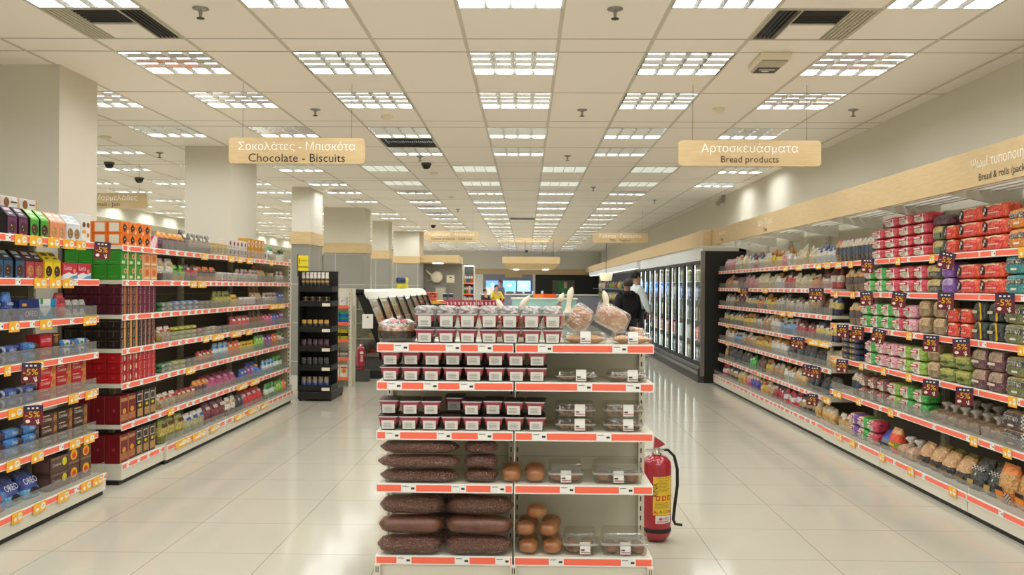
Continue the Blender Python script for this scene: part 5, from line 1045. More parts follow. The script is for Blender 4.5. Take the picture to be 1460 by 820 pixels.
run(NR, 0, [('n_white', 7, 1, .004)], 0.01, y=.02); run(NR, 1, [('n_flat', 4, 3, .012)], .03, y=.02); run(NR, 2, [('n_gold', 5, 1, .008)], .012, y=.02); run(NR, 3, [('n_plum', 5, 1, .008)], .012, y=.02); run(NR, 4, [('n_dark', 5, 1, .008)], .012, y=.02); run(NR, 5, [('n_blue', 5, 1, .008)], .012, y=.02)
# white potted greenery on the shelf end
o = root('potted_plant', 'small leafy plant in a white pot on the sweets shelf end', 'plant', (-3.0, 10.28, 1.722))
b = MB(); b.lathe([(.035, 0), (.05, .08), (.052, .085), (.045, .085)], 16, 'white'); b.build('pot', o)
b = MB(); rl = random.Random(3)
for k in range(60):
    a, e, L = rl.uniform(0, 6.28), rl.uniform(.2, 1.4), rl.uniform(.05, .1); d = Vector((math.cos(a) * math.cos(e), math.sin(a) * math.cos(e), math.sin(e))); s = Vector((-math.sin(a), math.cos(a), 0)) * .012; p = Vector((0, 0, .08))
    b.add([p, p + d * L * .5 + s, p + d * L, p + d * L * .5 - s], [(0, 1, 2, 3)], M('leaf_green', '3f6a3a', .5) if k % 4 else M('leaf_pale', 'c8d0b8', .5))
b.build('foliage', o)
# perforated white end shelf with small goods
o = root('end_shelf', 'narrow cream perforated shelf end behind the black rack', 'shelves', (-2.90, 12.0, 0))
b = MB(); b.box(.0, .3, 0, .42, .33, 1.4, 'cream_metal'); b.build('back_panel', o)
b = MB(); b.box(.39, .0, 0, .42, .1, 1.4, 'cream_metal')
for k in range(26): b.quad((.398, -.0005, .06 + k * .05), (.404, -.0005, .06 + k * .05), (.404, -.0005, .085 + k * .05), (.398, -.0005, .085 + k * .05), 'slot')
b.build('side_panel', o)
EZ = [.14, .42, .68, .92, 1.16]
for z in EZ: b = MB(); b.box(0, .02, z - .02, .39, .3, z, 'cream_metal'); b.quad((0, .0195, z - .045), (.39, .0195, z - .045), (.39, .0195, z), (0, .0195, z), 'coral'); b.build('shelf', o)
EC = Unit('C', -2.89, 12.03, .37, .3, EZ[::-1], 'end shelves', 0)
carton('e_white', 'small white carton with red dots', .1, .1, .12, 'eee6e0', [('d', .4, .5, .1, .1, 'd03a4a'), ('d', .7, .6, .08, .08, '3a9a8a')]); carton('e_blue', 'green and blue soap-size carton', .11, .1, .07, '2f6ab0', [('r', 0, .6, 1, 1, '3fa05a')]); carton('e_olive', 'olive carton with black band', .11, .1, .14, 'b8aa3a', [('r', 0, .3, 1, .6, '221e1a')]); carton('e_stripe', 'striped grey carton', .11, .1, .13, '8a8276', [('r', 0, .3, 1, .4, 'e8e0d4'), ('r', 0, .6, 1, .7, '3a3630')]); carton('e_orange', 'white carton with orange print', .11, .1, .17, 'efe4d4', [('d', .5, .5, .3, .2, 'e0803a'), ('r', .1, .7, .9, .85, 'd0502c')])
for si, k in enumerate(('e_white', 'e_blue', 'e_olive', 'e_stripe', 'e_orange')): run(EC, si, [(k, 3, 2 if k == 'e_blue' else 1, .01)], .01, y=.01)
extinguisher('small red fire extinguisher against the chilled counter end', -2.48, 12.72, .17, .74, False)
b = MB(); b.box(-2.6, 12.68, 0, -2.36, 12.86, .168, 'grey_dark', .004); tag(b.build('low_plinth'), 'low dark plinth under the small extinguisher', 'plinth')
clear('counter_glass', 'd8dcd4', .3, .08, edge=.6)
# chilled counter with slanting glass ribs
o = root('chilled_counter', 'long chilled counter with slanted glass front and black curved end', 'counter', (-2.66, 13.1, 0))
prof = [(0, 0), (.5, 0), (.53, .1), (.53, .3), (.52, .44), (.46, .6), (.39, .76), (.3, .98), (.22, 1.18), (.15, 1.32), (.09, 1.38), (0, 1.385)]
def slab(b, pr, y0, y1, m): n = len(pr); v = [(x, y, z) for y in (y0, y1) for x, z in pr]; b.add(v, [tuple(range(n)), tuple(range(2 * n - 1, n - 1, -1))] + [(j, n + j, n + (j + 1) % n, (j + 1) % n) for j in range(n)], m)
LC = 8.0
b = MB(); slab(b, [(0, .12), (.53, .12), (.53, .3), (.5, .34), (0, .34)], .03, LC, 'grey_dark'); slab(b, [(.02, 0), (.49, 0), (.49, .12), (.02, .12)], .02, LC, 'black'); b.build('base', o)
inner = [(.04, .34), (.46, .34), (.45, .5), (.42, .6), (.35, .76), (.26, .98), (.18, 1.18), (.1, 1.3), (.04, 1.33)]
for y in (0, LC - .03):
    b = MB(); ol = prof[2:]; 
    v = [(x, yy, z) for yy in (y, y + .03) for x, z in [(0, .34)] + prof[3:]]
    rim = prof[3:10]; 
    for (x0, z0), (x1, z1) in zip(rim, rim[1:]): b.add([(x0 - .13, y, z0), (x0, y, z0), (x1, y, z1), (x1 - .13, y, z1), (x0 - .13, y + .03, z0), (x0, y + .03, z0), (x1, y + .03, z1), (x1 - .13, y + .03, z1)], [(0, 1, 2, 3), (7, 6, 5, 4), (1, 5, 6, 2), (0, 3, 7, 4)], 'black_gloss')
    b.box(.0, y, 1.30, .15, y + .03, 1.385, 'black_gloss'); b.box(0, y, .34, .44, y + .03, .4, 'brushed'); b.build('end_frame', o)
    if y == 0: b = MB(); slab(b, inner, .012, .018, 'glass'); b.build('end_glass', o)
b = MB(); slab(b, [(0, 1.3), (.17, 1.22), (.2, 1.23), (.14, 1.345), (.09, 1.38), (0, 1.385)], .03, LC - .03, 'white_paint'); b.box(0, .03, .34, .03, LC - .03, 1.34, 'cream_dark'); b.build('top_ledge', o)
for k in range(9):
    y = .05 + k * (LC - .1) / 8; b = MB(); b.tube([(.185, y, 1.25), (.22, y, 1.19), (.3, y, .99), (.39, y, .77), (.46, y, .6)], .016, 'black_gloss', 6); b.build('rib', o)
b = MB(); q = prof[4:10]
for (x0, z0), (x1, z1) in zip(q, q[1:]): b.quad((x0 - .01, .03, z0), (x0 - .01, LC - .03, z0), (x1 - .01, LC - .03, z1), (x1 - .01, .03, z1), 'counter_glass')
b.build('front_glass', o)
for z, x1 in ((.62, .38), (.86, .3), (1.08, .2)): b = MB(); b.box(.03, .05, z - .015, x1, LC - .05, z, 'cream_metal'); b.quad((x1 + .001, .05, z - .03), (x1 + .001, LC - .05, z - .03), (x1 + .001, LC - .05, z), (x1 + .001, .05, z), 'coral'); b.build('shelf', o)
carton('h_red', 'red chilled pack', .1, .12, .1, 'b03a30', [('r', .1, .5, .9, .8, 'e8d8c8')], name='chilled_pack'); carton('h_white', 'white chilled pack', .1, .12, .09, 'e4dccc', [('r', .1, .2, .9, .5, '3a6a9a')], name='chilled_pack'); carton('h_yel', 'yellow chilled pack', .1, .12, .08, 'd8b04a', [('r', .1, .2, .9, .5, 'b04a2a')], name='chilled_pack')
CC = Unit('L', -2.34, 13.15, 7, .3, [1.081, .861, .621, .341], 'chilled counter', 0)
for si, k in enumerate(('h_white', 'h_red', 'h_yel', 'h_red')): run(CC, si, [(k, 12, 1, .3)], .02, y={0: .14, 1: .05, 2: -.03, 3: -.06}[si])
b = MB(); b.box(-2.53, 13.08, .78, -2.36, 13.085, 1.0, 'white'); b.quad((-2.46, 13.0795, .945), (-2.43, 13.0795, .945), (-2.43, 13.0795, .965), (-2.46, 13.0795, .965), 'ink'); tag(b.build('notice'), 'white paper notice taped to the chilled counter end', 'notice')
# jars stacked on the ledge
def jar(label, x, y, z, c, lid):
    o = bpy.data.objects.new('jar', JM[(c, lid)]); COL.objects.link(o); o.location = (x, y, z); tag(o, label, 'jar', 'jars stacked on the chilled counter')
JM = {}
for c, l in (('cfc23a', 'b8a82c'), ('3a4a6c', '8a9aa8'), ('e8dc6a', 'efe8b0')): b = MB(); b.lathe([(.05, 0), (.055, .01), (.055, .085), (.04, .1), (.042, .1), (.042, .118), (0, .12)], 14, [card(c)] * 3 + [card(l)] * 3); JM[(c, l)] = b.mesh('jar')
kk = 0
for i, (x, yy) in enumerate(((-2.6, 17.3), (-2.6, 17.55), (-2.6, 17.9), (-2.6, 18.3))):
    for l in range(2):
        c = (('cfc23a', 'b8a82c'), ('3a4a6c', '8a9aa8'))[l if i < 3 else 0] if i < 3 else ('e8dc6a', 'efe8b0')
        jar('%s jar, %s of the stack, %s stack along the chilled counter' % ({'cfc23a': 'yellow', '3a4a6c': 'dark blue', 'e8dc6a': 'pale yellow'}[c[0]], ('lower', 'upper')[l], nth(i)), x, yy, 1.386 + l * .121, *c)
# ================================================================== red carton stand farther along
b = root('promotion_stand', 'low white stand behind the bread island carrying red drink cartons', 'stand', (-1.15, 12.0, 0))
s = MB(); s.box(0, 0, 0, .86, .5, .05, 'black'); s.box(0, .02, .05, .86, .5, 1.0, 'cream_metal'); s.build('body', b); s = MB(); s.box(-.01, 0, 1.0, .87, .52, 1.03, 'cream_metal'); s.quad((-.01, -.001, 1.0), (.87, -.001, 1.0), (.87, -.001, 1.028), (-.01, -.001, 1.028), 'coral'); s.build('top', b)
carton('d_red', 'red drink carton', .046, .07, .215, 'c4354c', [('d', .5, .82, .3, .06, 'f4e4e4'), ('r', .3, .68, .8, .78, 'f4e4e4'), ('v', 'SIP', .5, .35, .28, 'f4e4e4'), ('r', 0, .95, 1, 1, 'd86a7c')], name='drink_carton')
run(Unit('C', -1.14, 12.0, .85, .4, [1.031, 0], 'promotion stand', 0), 0, [('d_red', 15, 1, .009)], .0, y=.06)
# ================================================================== fruit table
o = root('fruit_table', 'fruit stall table with orange edge before the grey niche', 'table', (-2.85, 22, 0))
b = MB(); b.box(0, 0, 0, .95, .9, .98, 'grey_dark'); b.build('cabinet', o); b = MB(); b.box(-.02, -.02, .98, .97, .9, 1.06, 'wood'); b.quad((-.02, -.021, 1.0), (.97, -.021, 1.0), (.97, -.021, 1.06), (-.02, -.021, 1.06), 'coral'); b.build('top', o)
b = MB(); b.box(.4, -.024, .98, .62, -.0215, 1.05, 'tag_yellow'); b.build('price_tag', o)
AP = {}
for n_, c in (('apple', 'b8342c'), ('apple', 'c8602c')): b = MB(); b.lathe([(0, .008), (.02, .0), (.038, .02), (.042, .045), (.034, .07), (.012, .074), (0, .066)], 12, M('skin_' + c, c, .3, coat=.4)); b.tube([(0, 0, .066), (.004, 0, .085)], .003, 'grey_dark', 5); AP[c] = b.mesh('apple')
k = 0
for l in range(3):
    for i in range(6):
        for j in range(2):
            c = ('b8342c', 'c8602c')[(i + j + l) % 2 if l else 1]; q = bpy.data.objects.new('apple', AP[c]); COL.objects.link(q); q.location = (-2.8 + .088 * i, 22.08 + .1 * j + .03 * l, 1.061 + .076 * l)
            tag(q, '%s apple, %s from left, %s layer, %s row, fruit table' % ('red' if c == 'b8342c' else 'orange-red', nth(i), ('lowest', 'middle', 'top')[l], ('front', 'rear')[j]), 'apple', 'apples on the fruit table')
o = root('fruit_bag', 'dark bags of plums beside the apples on the fruit table', 'bag', (-2.13, 22.15, 1.061))
for k in range(2): b = MB(); b.soft(.13, .14, .2, lambda s, u, v: MATS['black'] if v > .5 else M('plum_grey', '8a8a94', .4), n=8, p=3, nz=.01, seed=k, c=(.02 + .15 * k, 0, 0)); b.build('bag', o)
# grey niche with wooden canopy
b = MB(); b.box(-3.55, 25.8, 0, -1.95, 26.0, 2.12, M('niche_grey', '8a8578', .6)); tag(b.build('niche_backing'), 'grey back panel of the niche with round dish', 'panel')
b = MB(); b.box(-3.55, 24.6, 2.12, -1.95, 26.0, 2.34, 'wood', .01); tag(b.build('niche_canopy'), 'wooden canopy over the grey niche', 'canopy')
b = MB(); b.lathe([(.0, 0), (.16, -.0), (.16, .008), (0, .009)], 18, 'lamp_glow', (-2.6, 25.0, 2.11)); tag(b.build('canopy_lamp'), 'round white lamp under the niche canopy', 'lamp')
o = root('wall_dish', 'round cream dish on an arm in the grey niche', 'dish', (-2.72, 25.8, 1.72)); b = MB(); b.lathe([(0, -.12), (.14, -.11), (.2, -.03), (.17, -.01), (0, -.02)], 20, 'cream', axis='y'); b.build('dish', o); b = MB(); b.tube([(-.15, -.06, .05), (-.3, -.04, .18), (-.32, -.0, .2)], .03, 'cream', 8); b.tube([(-.15, -.06, -.08), (-.3, -.04, -.14), (-.3, 0, -.16)], .02, 'cream_dark', 8); b.build('arm', o)
b = MB(); b.box(-2.42, 25.78, 1.55, -2.18, 25.8, 1.78, 'cream'); b.box(-2.34, 25.776, 1.7, -2.26, 25.78, 1.73, 'grey_dark'); tag(b.build('wall_plate'), 'small cream wall plate right of the round dish', 'plate')
b = MB(); b.box(-2.72, 25.4, 0, -2.42, 25.78, 1.42, M('steel_grey', '9c988c', .4)); b.box(-2.7, 25.396, 1.0, -2.44, 25.4, 1.38, 'cream_dark'); tag(b.build('steel_cabinet'), 'narrow grey steel cabinet below the round dish', 'cabinet')
# bookcase of packs
o = root('shelf_case', 'narrow lit case of packed goods right of grey niche', 'shelves', (-1.94, 26.0, 0)); b = MB(); b.box(0, .3, 0, .36, .34, 2.1, 'grey_dark'); b.box(0, 0, 0, .03, .3, 2.1, 'cream_metal'); b.box(.33, 0, 0, .36, .3, 2.1, 'cream_metal'); b.build('case', o)
for z in (.9, 1.22, 1.56): b = MB(); b.box(.03, 0, z - .02, .33, .3, z, 'cream_metal'); b.quad((.03, -.001, z - .05), (.33, -.001, z - .05), (.33, -.001, z), (.03, -.001, z), 'coral'); b.build('shelf', o)
b = MB(); b.box(.05, .02, 2.06, .31, .1, 2.08, 'lamp_glow'); b.build('strip_lamp', o)
cs = ['c8a03a', '3a6ab0', '3f7a3a', 'c05a3a', 'd8d0c0', '2a4a8a']
for k in range(6): carton('v%d' % k, ('golden', 'blue', 'green', 'terracotta', 'ivory', 'navy')[k] + ' upright pack', .065, .1, .24, cs[k], [('r', .1, .5, .9, .8, 'efe8d8')], name='dry_goods_pack')
VC = Unit('C', -1.905, 26.02, .29, .3, [1.561, 1.221, .901], 'lit case', 0)
for si in range(3): run(VC, si, [('v%d' % ((k + si * 2) % 6), 1, 1, .004) for k in range(6)], .0, y=.01)

# ================================================================== back counter, screens, canopy
b = MB(); b.box(-1.95, YB - .03, .0, .3, YB - .005, 2.0, M('slate', '8d8f98', .6)); struct(b.build('wall_panel_slate'))
b = MB(); b.box(.42, YB - .04, 0, 3.3, YB - .005, 2.0, M('alcove_dark', '2c2a24', .8)); struct(b.build('wall_panel_dark'))
b = MB(); b.box(1.2, YB - .05, .9, 2.2, YB - .042, 1.75, M('board_olive', '5a5a48', .7)); b.box(1.45, YB - .056, 1.2, 1.85, YB - .05, 1.68, M('board_green', '3f7a3c', .6)); tag(b.build('wall_board'), 'olive board with green sheet on the dark back wall', 'board')
for i, x in enumerate((-1.82, -1.06, -.41)):
    o = root('display_screen', 'blue menu screen on the back wall, %s of three' % ('left', 'middle', 'right')[i], 'screen', (x, YB - .09, 1.22), 0, 'blue menu screens')
    b = MB(); b.box(0, 0, 0, .62, .04, .5, 'white_paint'); b.build('bezel', o)
    m = M('screen_blue%d' % i, '2040c0', .3, emit=((.06, .16, .75) if i == 0 else (.08, .25, .85) if i == 1 else (.15, .42, .95), 1.0)); b = MB(); b.quad((.015, -.001, .015), (.605, -.001, .015), (.605, -.001, .485), (.015, -.001, .485), m)
    b.disc(lambda a, c: (.3 + a, -.002, .3 + c), .08 + .04 * i, .07, M('screen_glow', '9ad0ff', .3, emit=((.35, .65, .95), 1.1))); b.build('panel', o)
b = MB(); b.box(-1.9, 36.4, 0, 3.2, 37.1, 1.08, 'slate'); b.box(-1.95, 36.36, 1.08, 3.25, 37.15, 1.13, 'white_paint'); tag(b.build('service_counter'), 'long service counter before the blue screens', 'counter')
b = MB(); b.box(-.55, 33.6, 0, 2.0, 34.6, .95, 'grey_dark'); b.box(-.55, 33.58, .3, 2.0, 33.6, .95, M('teal_glass', 'a4cfc4', .2)); b.box(-.6, 33.55, .95, 2.05, 34.65, 1.0, 'white_paint'); tag(b.build('island_freezer'), 'pale teal island freezer before the back counter', 'freezer')
b = MB(); b.box(-1.75, 36.9, 1.13, -1.35, 37.0, 1.42, 'white'); tag(b.build('counter_printer'), 'white printer on the back counter', 'printer')
for i in range(7):
    b = MB(); b.lathe([(.03, 0), (.05, .03), (.05, .1), (.04, .13), (0, .14)], 10, M('cup_lilac', 'dcd8ec', .4), (-1.7 + .4 * i, 36.6, 1.131)); tag(b.build('counter_lamp'), 'small pale pot on the back counter, %s from left' % nth(i), 'pot', 'pale pots on the back counter')
b = MB(); b.box(.3, 33.9, 1.0, 1.2, 34.3, 1.16, card('d8642c')); b.box(.32, 33.895, 1.02, .7, 33.9, 1.14, card('e88a4c')); tag(b.build('orange_crate'), 'orange crate on the teal island freezer', 'crate')
o = root('hanging_canopy', 'wooden canopy hung from the ceiling with recessed lamps', 'canopy', (.16, 28, 2.03))
b = MB(); lo_ = [(x, y, 0) for x, y in ((-.72, 0), (.74, 0), (.74, 1.8), (-.72, 1.8))]; hi_ = [(x, y, .18) for x, y in ((-.94, -.12), (.95, -.12), (.95, 1.95), (-.94, 1.95))]; tp = [(x, y, .4) for x, y, _ in hi_]
b.add(lo_ + hi_ + tp, [(3, 2, 1, 0), (0, 1, 5, 4), (1, 2, 6, 5), (2, 3, 7, 6), (3, 0, 4, 7), (4, 5, 9, 8), (5, 6, 10, 9), (6, 7, 11, 10), (7, 4, 8, 11), (8, 9, 10, 11)], 'wood'); b.build('shell', o)
for x, y in ((-.5, .3), (.5, .3), (-.5, 1.3), (.5, 1.3)): b = MB(); b.lathe([(0, -.004), (.09, -.005), (.1, -.002)], 16, 'lamp_glow', (x, y, 0)); b.build('lamp', o)
for x, y in ((-.75, .0), (.75, .0), (-.2, 1.0), (.4, 1.8), (.75, 1.8)): b = MB(); b.tube([(x, y, .4), (x, y, CEIL - 2.03)], .006, 'grey_dark', 5); b.build('cable', o)
b = MB(); b.box(-.95, YB - .08, 1.87, -.18, YB - .05, 2.0, 'wood'); tag(b.build('counter_sign'), 'small wooden sign above the middle blue screen', 'sign')

# ================================================================== freezers on the right
M('led_strip', 'ffffff', .4, emit=((.95, 1, .98), 1.3)); M('freezer_white', 'dfe2de', .4); clear('door_glass', 'eef4f2', .03, .03, edge=.15)
def freezer(i, y0, n):
    L = n * .7
    o = root('glass_door_freezer', 'tall glass-door freezer, %s one along right wall' % nth(i), 'freezer', (2.68, y0, 0), 0, 'glass-door freezers')
    b = MB(); b.box(.55, 0, .1, .68, L, 2.05, 'freezer_white'); b.box(.0, 0, 1.86, .68, L, 2.06, 'freezer_white'); b.box(.04, 0, .16, .66, L, .24, 'grey_dark'); b.build('cabinet', o)
    b = MB(); b.prism([(-.05, .02), (.05, .02), (.05, .24), (-.01, .24), (-.05, .14)], 0, 1, 'grey_dark'); m = b; b = MB()
    b.add([(x, y, z) for y in (0, L) for x, z in ((-.06, .0), (.6, .0), (.6, .16), (.0, .16), (.0, .24), (-.03, .24), (-.06, .2))], [(0, 1, 2, 3, 4, 5, 6), (13, 12, 11, 10, 9, 8, 7)] + [(j, 7 + j, 7 + (j + 1) % 7, (j + 1) % 7) for j in range(7)], 'grey_dark')
    b.box(-.068, 0, .12, -.058, L, .17, 'brushed'); b.box(-.036, 0, .225, -.028, L, .245, 'brushed'); b.build('plinth', o)
    if i == 0:
        b = MB(); b.box(.03, -.04, .0, .68, -.005, 2.0, 'black'); b.build('side_panel', o)
        b = MB(); b.box(-.03, -.04, .1, .03, -.005, 2.0, 'brushed'); b.build('corner_trim', o)
    for k in range(n):
        y = k * .7
        d = MB()
        for q in ((y + .005, y + .055), (y + .645, y + .695)): d.box(-.02, q[0], .25, .01, q[1], 1.86, 'black')
        d.box(-.02, y + .055, .25, .01, y + .645, .3, 'black'); d.box(-.02, y + .055, 1.81, .01, y + .645, 1.86, 'black'); do = d.build('door', o)
        g_ = MB(); g_.box(-.008, y + .055, .3, -.002, y + .645, 1.81, 'door_glass'); g_.build('pane', do)
        h = MB(); h.tube([(-.02, y + .06, .9), (-.05, y + .06, .93), (-.05, y + .06, 1.3), (-.02, y + .06, 1.33)], .01, 'brushed', 6); h.build('handle', do)
        l = MB(); l.box(.012, y + .668, .3, .022, y + .688, 1.8, 'led_strip'); l.build('light_strip', o)
    for z in (.3, .62, .94, 1.26, 1.55): b = MB(); b.box(.04, .01, z - .015, .54, L - .01, z, 'freezer_white'); b.build('shelf', o)
for k, c in enumerate((('3a6ab4', 'blue'), ('e07a3a', 'orange'), ('d0453a', 'red'), ('d8dcd8', 'white'), ('5a6a70', 'grey'), ('c8b070', 'beige'), ('4a8a4c', 'green'))): carton('z%d' % k, c[1] + ' frozen food pack', .2, .16, .2, c[0], [('r', .1, .6, .9, .85, 'eee8dc'), ('d', .5, .35, .24, .2, 'e0d0a8')], name='frozen_pack')
FZ = [1.551, 1.261, .941, .621, .301]
rf = random.Random(4)
for i, (y0, n) in enumerate(((12.95, 4), (15.76, 4), (18.57, 2))):
    freezer(i, y0, n)
    U = Unit('R', 2.705, y0, n * .7, .4, FZ, '%s freezer' % nth(i), 0)
    if i < 2:
        for si, pal in enumerate(((5, 6, 5, 4), (0, 3, 0, 4), (4, 3, 5, 4), (2, 1, 2, 3), (4, 3, 4, 5))):
            for k in range(n * 3): put(U, si, 'z%d' % pal[rf.randrange(4)], .12 + k * .228, .1, FZ[si])
# open chiller beyond, with produce
o = root('open_chiller', 'open chiller of produce beyond the glass-door freezers', 'chiller', (2.62, 20.0, 0))
b = MB(); b.box(.5, 0, 0, .7, 15, 2.05, 'grey_dark'); b.box(-.02, 0, 1.9, .7, 15, 2.05, 'freezer_white'); b.box(-.1, 0, 0, .6, 15, .4, 'grey_dark'); b.build('cabinet', o)
for z in (.7, 1.05, 1.4): b = MB(); b.box(.12, 0, z - .02, .5, 15, z, 'brushed'); b.build('shelf', o)
b = MB(); b.box(.02, .1, 1.885, .035, 14.9, 1.9, M('led_dim', 'ffffff', .4, emit=((.95, 1, .98), .5))); b.build('light_strip', o)
for k, c in enumerate((('7a8a2c', 'green'), ('c8b82c', 'yellow'), ('8a2a34', 'dark red'), ('d8cdb8', 'cream'), ('4a5a3a', 'dark green'))): pouch('y%d' % k, c[1] + ' produce bag', .22, .2, .24, [(.5, c[0]), (1, 'c8c0a8' if k % 2 else c[0])], name='produce_bag')
YC = Unit('R', 2.76, 20.1, 14, .4, [1.401, 1.051, .701, .401], 'open chiller', 0)
for si in range(4):
    for k in range(16): put(YC, si, 'y%d' % rf.randrange(5), .2 + k * .85, .16 if si < 3 else .0, YC.zs[si])
b = MB(); b.lathe([(.05, 0), (.16, .02), (.2, .22), (.19, .24), (0, .24)], 18, M('shade_cream', 'f0e6c0', .5, emit=((1, .9, .6), .12)), (2.35, 25, 1.62)); b.tube([(2.35, 25, 1.86), (2.35, 25, CEIL)], .008, 'grey_dark', 5); tag(b.build('pendant_lamp'), 'small cream pendant lamp before the open chiller', 'lamp')

# ================================================================== people
def skinned(name, joints, bones, parent, mat, sub=2):
    """one continuous surface grown round a skeleton: joints {name: (x, y, z, radius)}"""
    ks = list(joints); me = bpy.data.meshes.new(name); me.from_pydata([joints[k][:3] for k in ks], [(ks.index(a), ks.index(c)) for a, c in bones], [])
    me.materials.append(mat); o = bpy.data.objects.new(name, me); COL.objects.link(o); o.parent = parent
    sk = o.modifiers.new('skin', 'SKIN'); sk.use_smooth_shade = True
    for i, k in enumerate(ks): r_ = joints[k][3]; me.skin_vertices[0].data[i].radius = r_ if isinstance(r_, tuple) else (r_, r_)
    me.skin_vertices[0].data[0].use_root = True
    sb = o.modifiers.new('smooth', 'SUBSURF'); sb.levels = sb.render_levels = sub
    return o
def person(label, x, y, rz, H=1.74, top='16151a', legs='1c1c22', hair='2a1d15', skin='c8977a', stride=0., arms=(0., 0.), coat=.0, shoes='15130f', bald=False, elbow=0., hood=False):
    """facing local -y; arms are forward swings of the left and right arm in radians"""
    s = H / 1.74; o = root('person', label, 'person', (x, y, 0), rz)
    sk = M('skin_' + skin, skin, .5); J = {}
    def j(n, x_, y_, z_, r_): J[n] = (x_ * s, y_ * s, z_ * s, r_ * s if not isinstance(r_, tuple) else tuple(q * s for q in r_))
    j('pelvis', 0, 0, .95, (.15, .11)); j('waist', 0, 0, 1.1, (.14, .105)); j('chest', 0, .0, 1.28, (.165, .115)); j('neckbase', 0, .01, 1.44, (.1, .08)); j('neck', 0, 0, 1.5, .055); j('jaw', 0, -.015, 1.56, (.062, .072)); j('skull', 0, .0, 1.65, (.074, .09)); j('crown', 0, .005, 1.715, (.05, .06))
    for sd, sw in ((-1, arms[0]), (1, arms[1])):
        n = 'L' if sd < 0 else 'R'; a = Vector((sd * .19, .01, 1.4)); e = a + Vector((sd * .05, -math.sin(sw) * .28, -math.cos(sw) * .28)); wv = e + Vector((sd * .02, -math.sin(sw + elbow + .15) * .25, -math.cos(sw + elbow + .15) * .25)); 
        j('sh' + n, *a, .062); j('el' + n, *e, .046); j('wr' + n, *wv, .03)
        d = (wv - e).normalized(); p = wv + d * .05 * 1.0; j('palm' + n, *p, (.034, .018))
        for f in range(4):
            q = p + d * .045 + Vector((0, (f - 1.5) * .019, 0)); j('f%s%da' % (n, f), *q, .0095); q2 = q + d * (.035 + .006 * (f in (1, 2))) + Vector((-sd * .014, 0, 0)); j('f%s%db' % (n, f), *q2, .008)
        t = wv + d * .03 + Vector((0, -.036, 0)); j('t%sa' % n, *t, .011); j('t%sb' % n, *(t + d * .03 + Vector((0, -.012, 0))), .009)
        st = stride * sd; j('hip' + n, sd * .09, 0, .9, .095); j('knee' + n, sd * .1, -.06 - st * .16, .49, .06); j('ankle' + n, sd * .1, -st * .3 + .02, .1 + (.05 if st < 0 else 0), .04); j('toe' + n, sd * .11, -st * .3 - .14, .045, .035)
    E = [('pelvis', 'waist'), ('waist', 'chest'), ('chest', 'neckbase'), ('neckbase', 'neck'), ('neck', 'jaw'), ('jaw', 'skull'), ('skull', 'crown')]
    for n in 'LR': E += [('neckbase' if 0 else 'chest', 'sh' + n), ('sh' + n, 'el' + n), ('el' + n, 'wr' + n), ('wr' + n, 'palm' + n), ('wr' + n, 't%sa' % n), ('t%sa' % n, 't%sb' % n), ('pelvis', 'hip' + n), ('hip' + n, 'knee' + n), ('knee' + n, 'ankle' + n), ('ankle' + n, 'toe' + n)] + [('palm' + n, 'f%s%da' % (n, f)) for f in range(4)] + [('f%s%da' % (n, f), 'f%s%db' % (n, f)) for f in range(4)]
    skinned('body', J, E, o, sk)
    def grow(keys, edges, name, c, k, extra=None, rough=.8):
        Q = {a: J[a][:3] + ((tuple(q + k for q in J[a][3]) if isinstance(J[a][3], tuple) else J[a][3] + k),) for a in keys}
        if extra: Q.update(extra)
        return skinned(name, Q, edges, o, M('cloth_' + c, c, rough, bump=.25, bs=30))
    hem = {'hem': (0, 0, (.95 - coat) * s, (.2 * s, .15 * s))} if coat else {}
    grow(['waist', 'pelvis', 'chest', 'neckbase'] + [a + n for n in 'LR' for a in ('sh', 'el', 'wr')], [('waist', 'pelvis'), ('waist', 'chest'), ('chest', 'neckbase')] + ([('pelvis', 'hem')] if coat else []) + [q for n in 'LR' for q in (('chest', 'sh' + n), ('sh' + n, 'el' + n), ('el' + n, 'wr' + n))], 'jacket' if coat else 'shirt', top, .03 if coat else .014, hem)
    grow(['pelvis'] + [a + n for n in 'LR' for a in ('hip', 'knee', 'ankle')], [q for n in 'LR' for q in (('pelvis', 'hip' + n), ('hip' + n, 'knee' + n), ('knee' + n, 'ankle' + n))], 'trousers', legs, .014)
    for n in 'LR': grow(['ankle' + n, 'toe' + n], [('ankle' + n, 'toe' + n)], 'shoe', shoes, .012)
    b = MB()
    hz = 1.665 * s
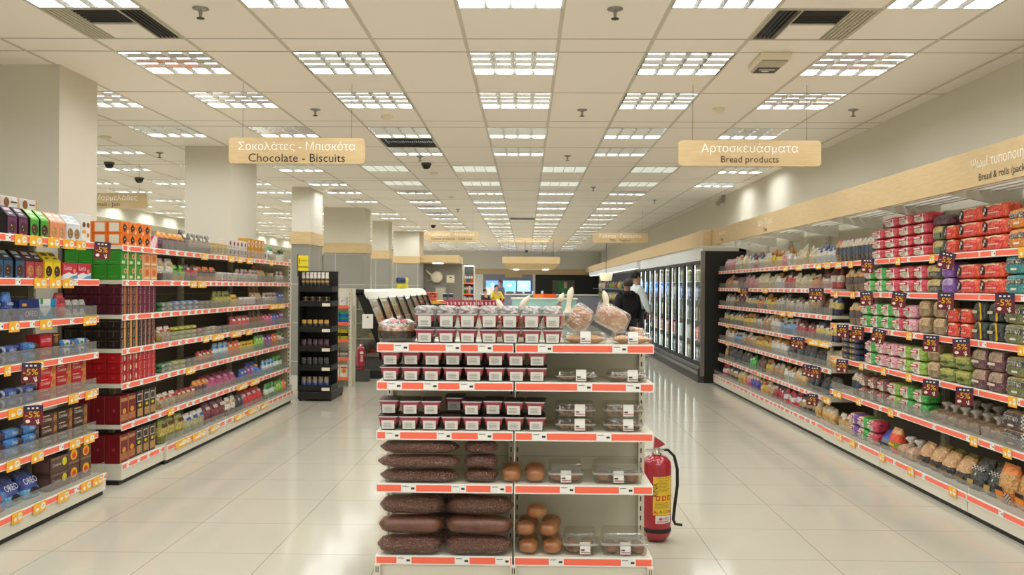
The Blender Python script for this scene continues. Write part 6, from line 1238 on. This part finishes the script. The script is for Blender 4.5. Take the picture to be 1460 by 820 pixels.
    for a in range(1): b.lathe([(.092 * s * math.cos(t), hz + .1 * s * math.sin(t)) for t in [(-.62 if not bald else .1) + i * (1.571 + (.62 if not bald else -.1)) / 10 for i in range(11)]], 20, M('hair_' + hair, hair, .7, bump=.6, bs=60), (0, .034 * s, 0), sq=1.12)
    b.build('hair', o)
    if hood: b = MB(); b.soft(.27 * s, .17 * s, .13 * s, M('cloth_' + top, top, .8, bump=.25, bs=30), n=8, p=2.4, nz=.012, seed=2, c=(0, .075 * s, 1.4 * s)); b.build('hood', o)
    f = MB(); f.soft(.026 * s, .036 * s, .045 * s, sk, n=5, p=2.2, c=(0, -.098 * s, 1.605 * s), taper=.5)
    for sd in (-1, 1): f.soft(.018 * s, .04 * s, .058 * s, sk, n=5, p=2.2, c=(sd * .08 * s, .01 * s, 1.6 * s)); f.lathe([(0, -.004), (.011 * s, 0), (0, .004)], 8, 'black', (sd * .031 * s, -.086 * s, 1.652 * s), axis='y')
    f.box(-.022 * s, -.094 * s, 1.572 * s, .022 * s, -.084 * s, 1.579 * s, M('lips', '9a5a4e', .5)); f.build('face', o)
    return o
person('person in a black hooded jacket walking away down the aisle', 1.79, 15.0, PI + .25, 1.58, top='0d0c0e', legs='15141a', hair='3a3129', stride=.8, arms=(.25, -.2), coat=.22, hood=True)
person('person in a white coat with dark hair looking into the freezers', 2.28, 17.5, PI / 2 + .3, 1.76, top='dfe6e6', legs='3a3c44', hair='1c130e', arms=(.3, .5), coat=.35, stride=.3)
person('person with dark hair and yellow top standing at the back counter', -1.1, 31.6, .3, 1.5, top='d8bf3a', legs='2a2a30', hair='1c1412', arms=(.6, .5), elbow=1.)
person('shorter person in dark clothes with black hair beside yellow top', -1.5, 31.2, .8, 1.34, top='1a191e', legs='1c1c22', hair='140f0d', arms=(.7, .5), elbow=.8)
person('person in grey standing behind, before the left blue screen', -1.1, 35.4, -.6, 1.7, top='5a5c62', legs='1c1c22', hair='3a2a1e', arms=(.3, .3))
person('person in a green uniform behind the counter, facing away', 1.75, 37.6, PI, 1.66, top='2f6a3c', legs='2a2a30', hair='8a7060', arms=(.4, .4), elbow=.8, bald=True)
label_goods()
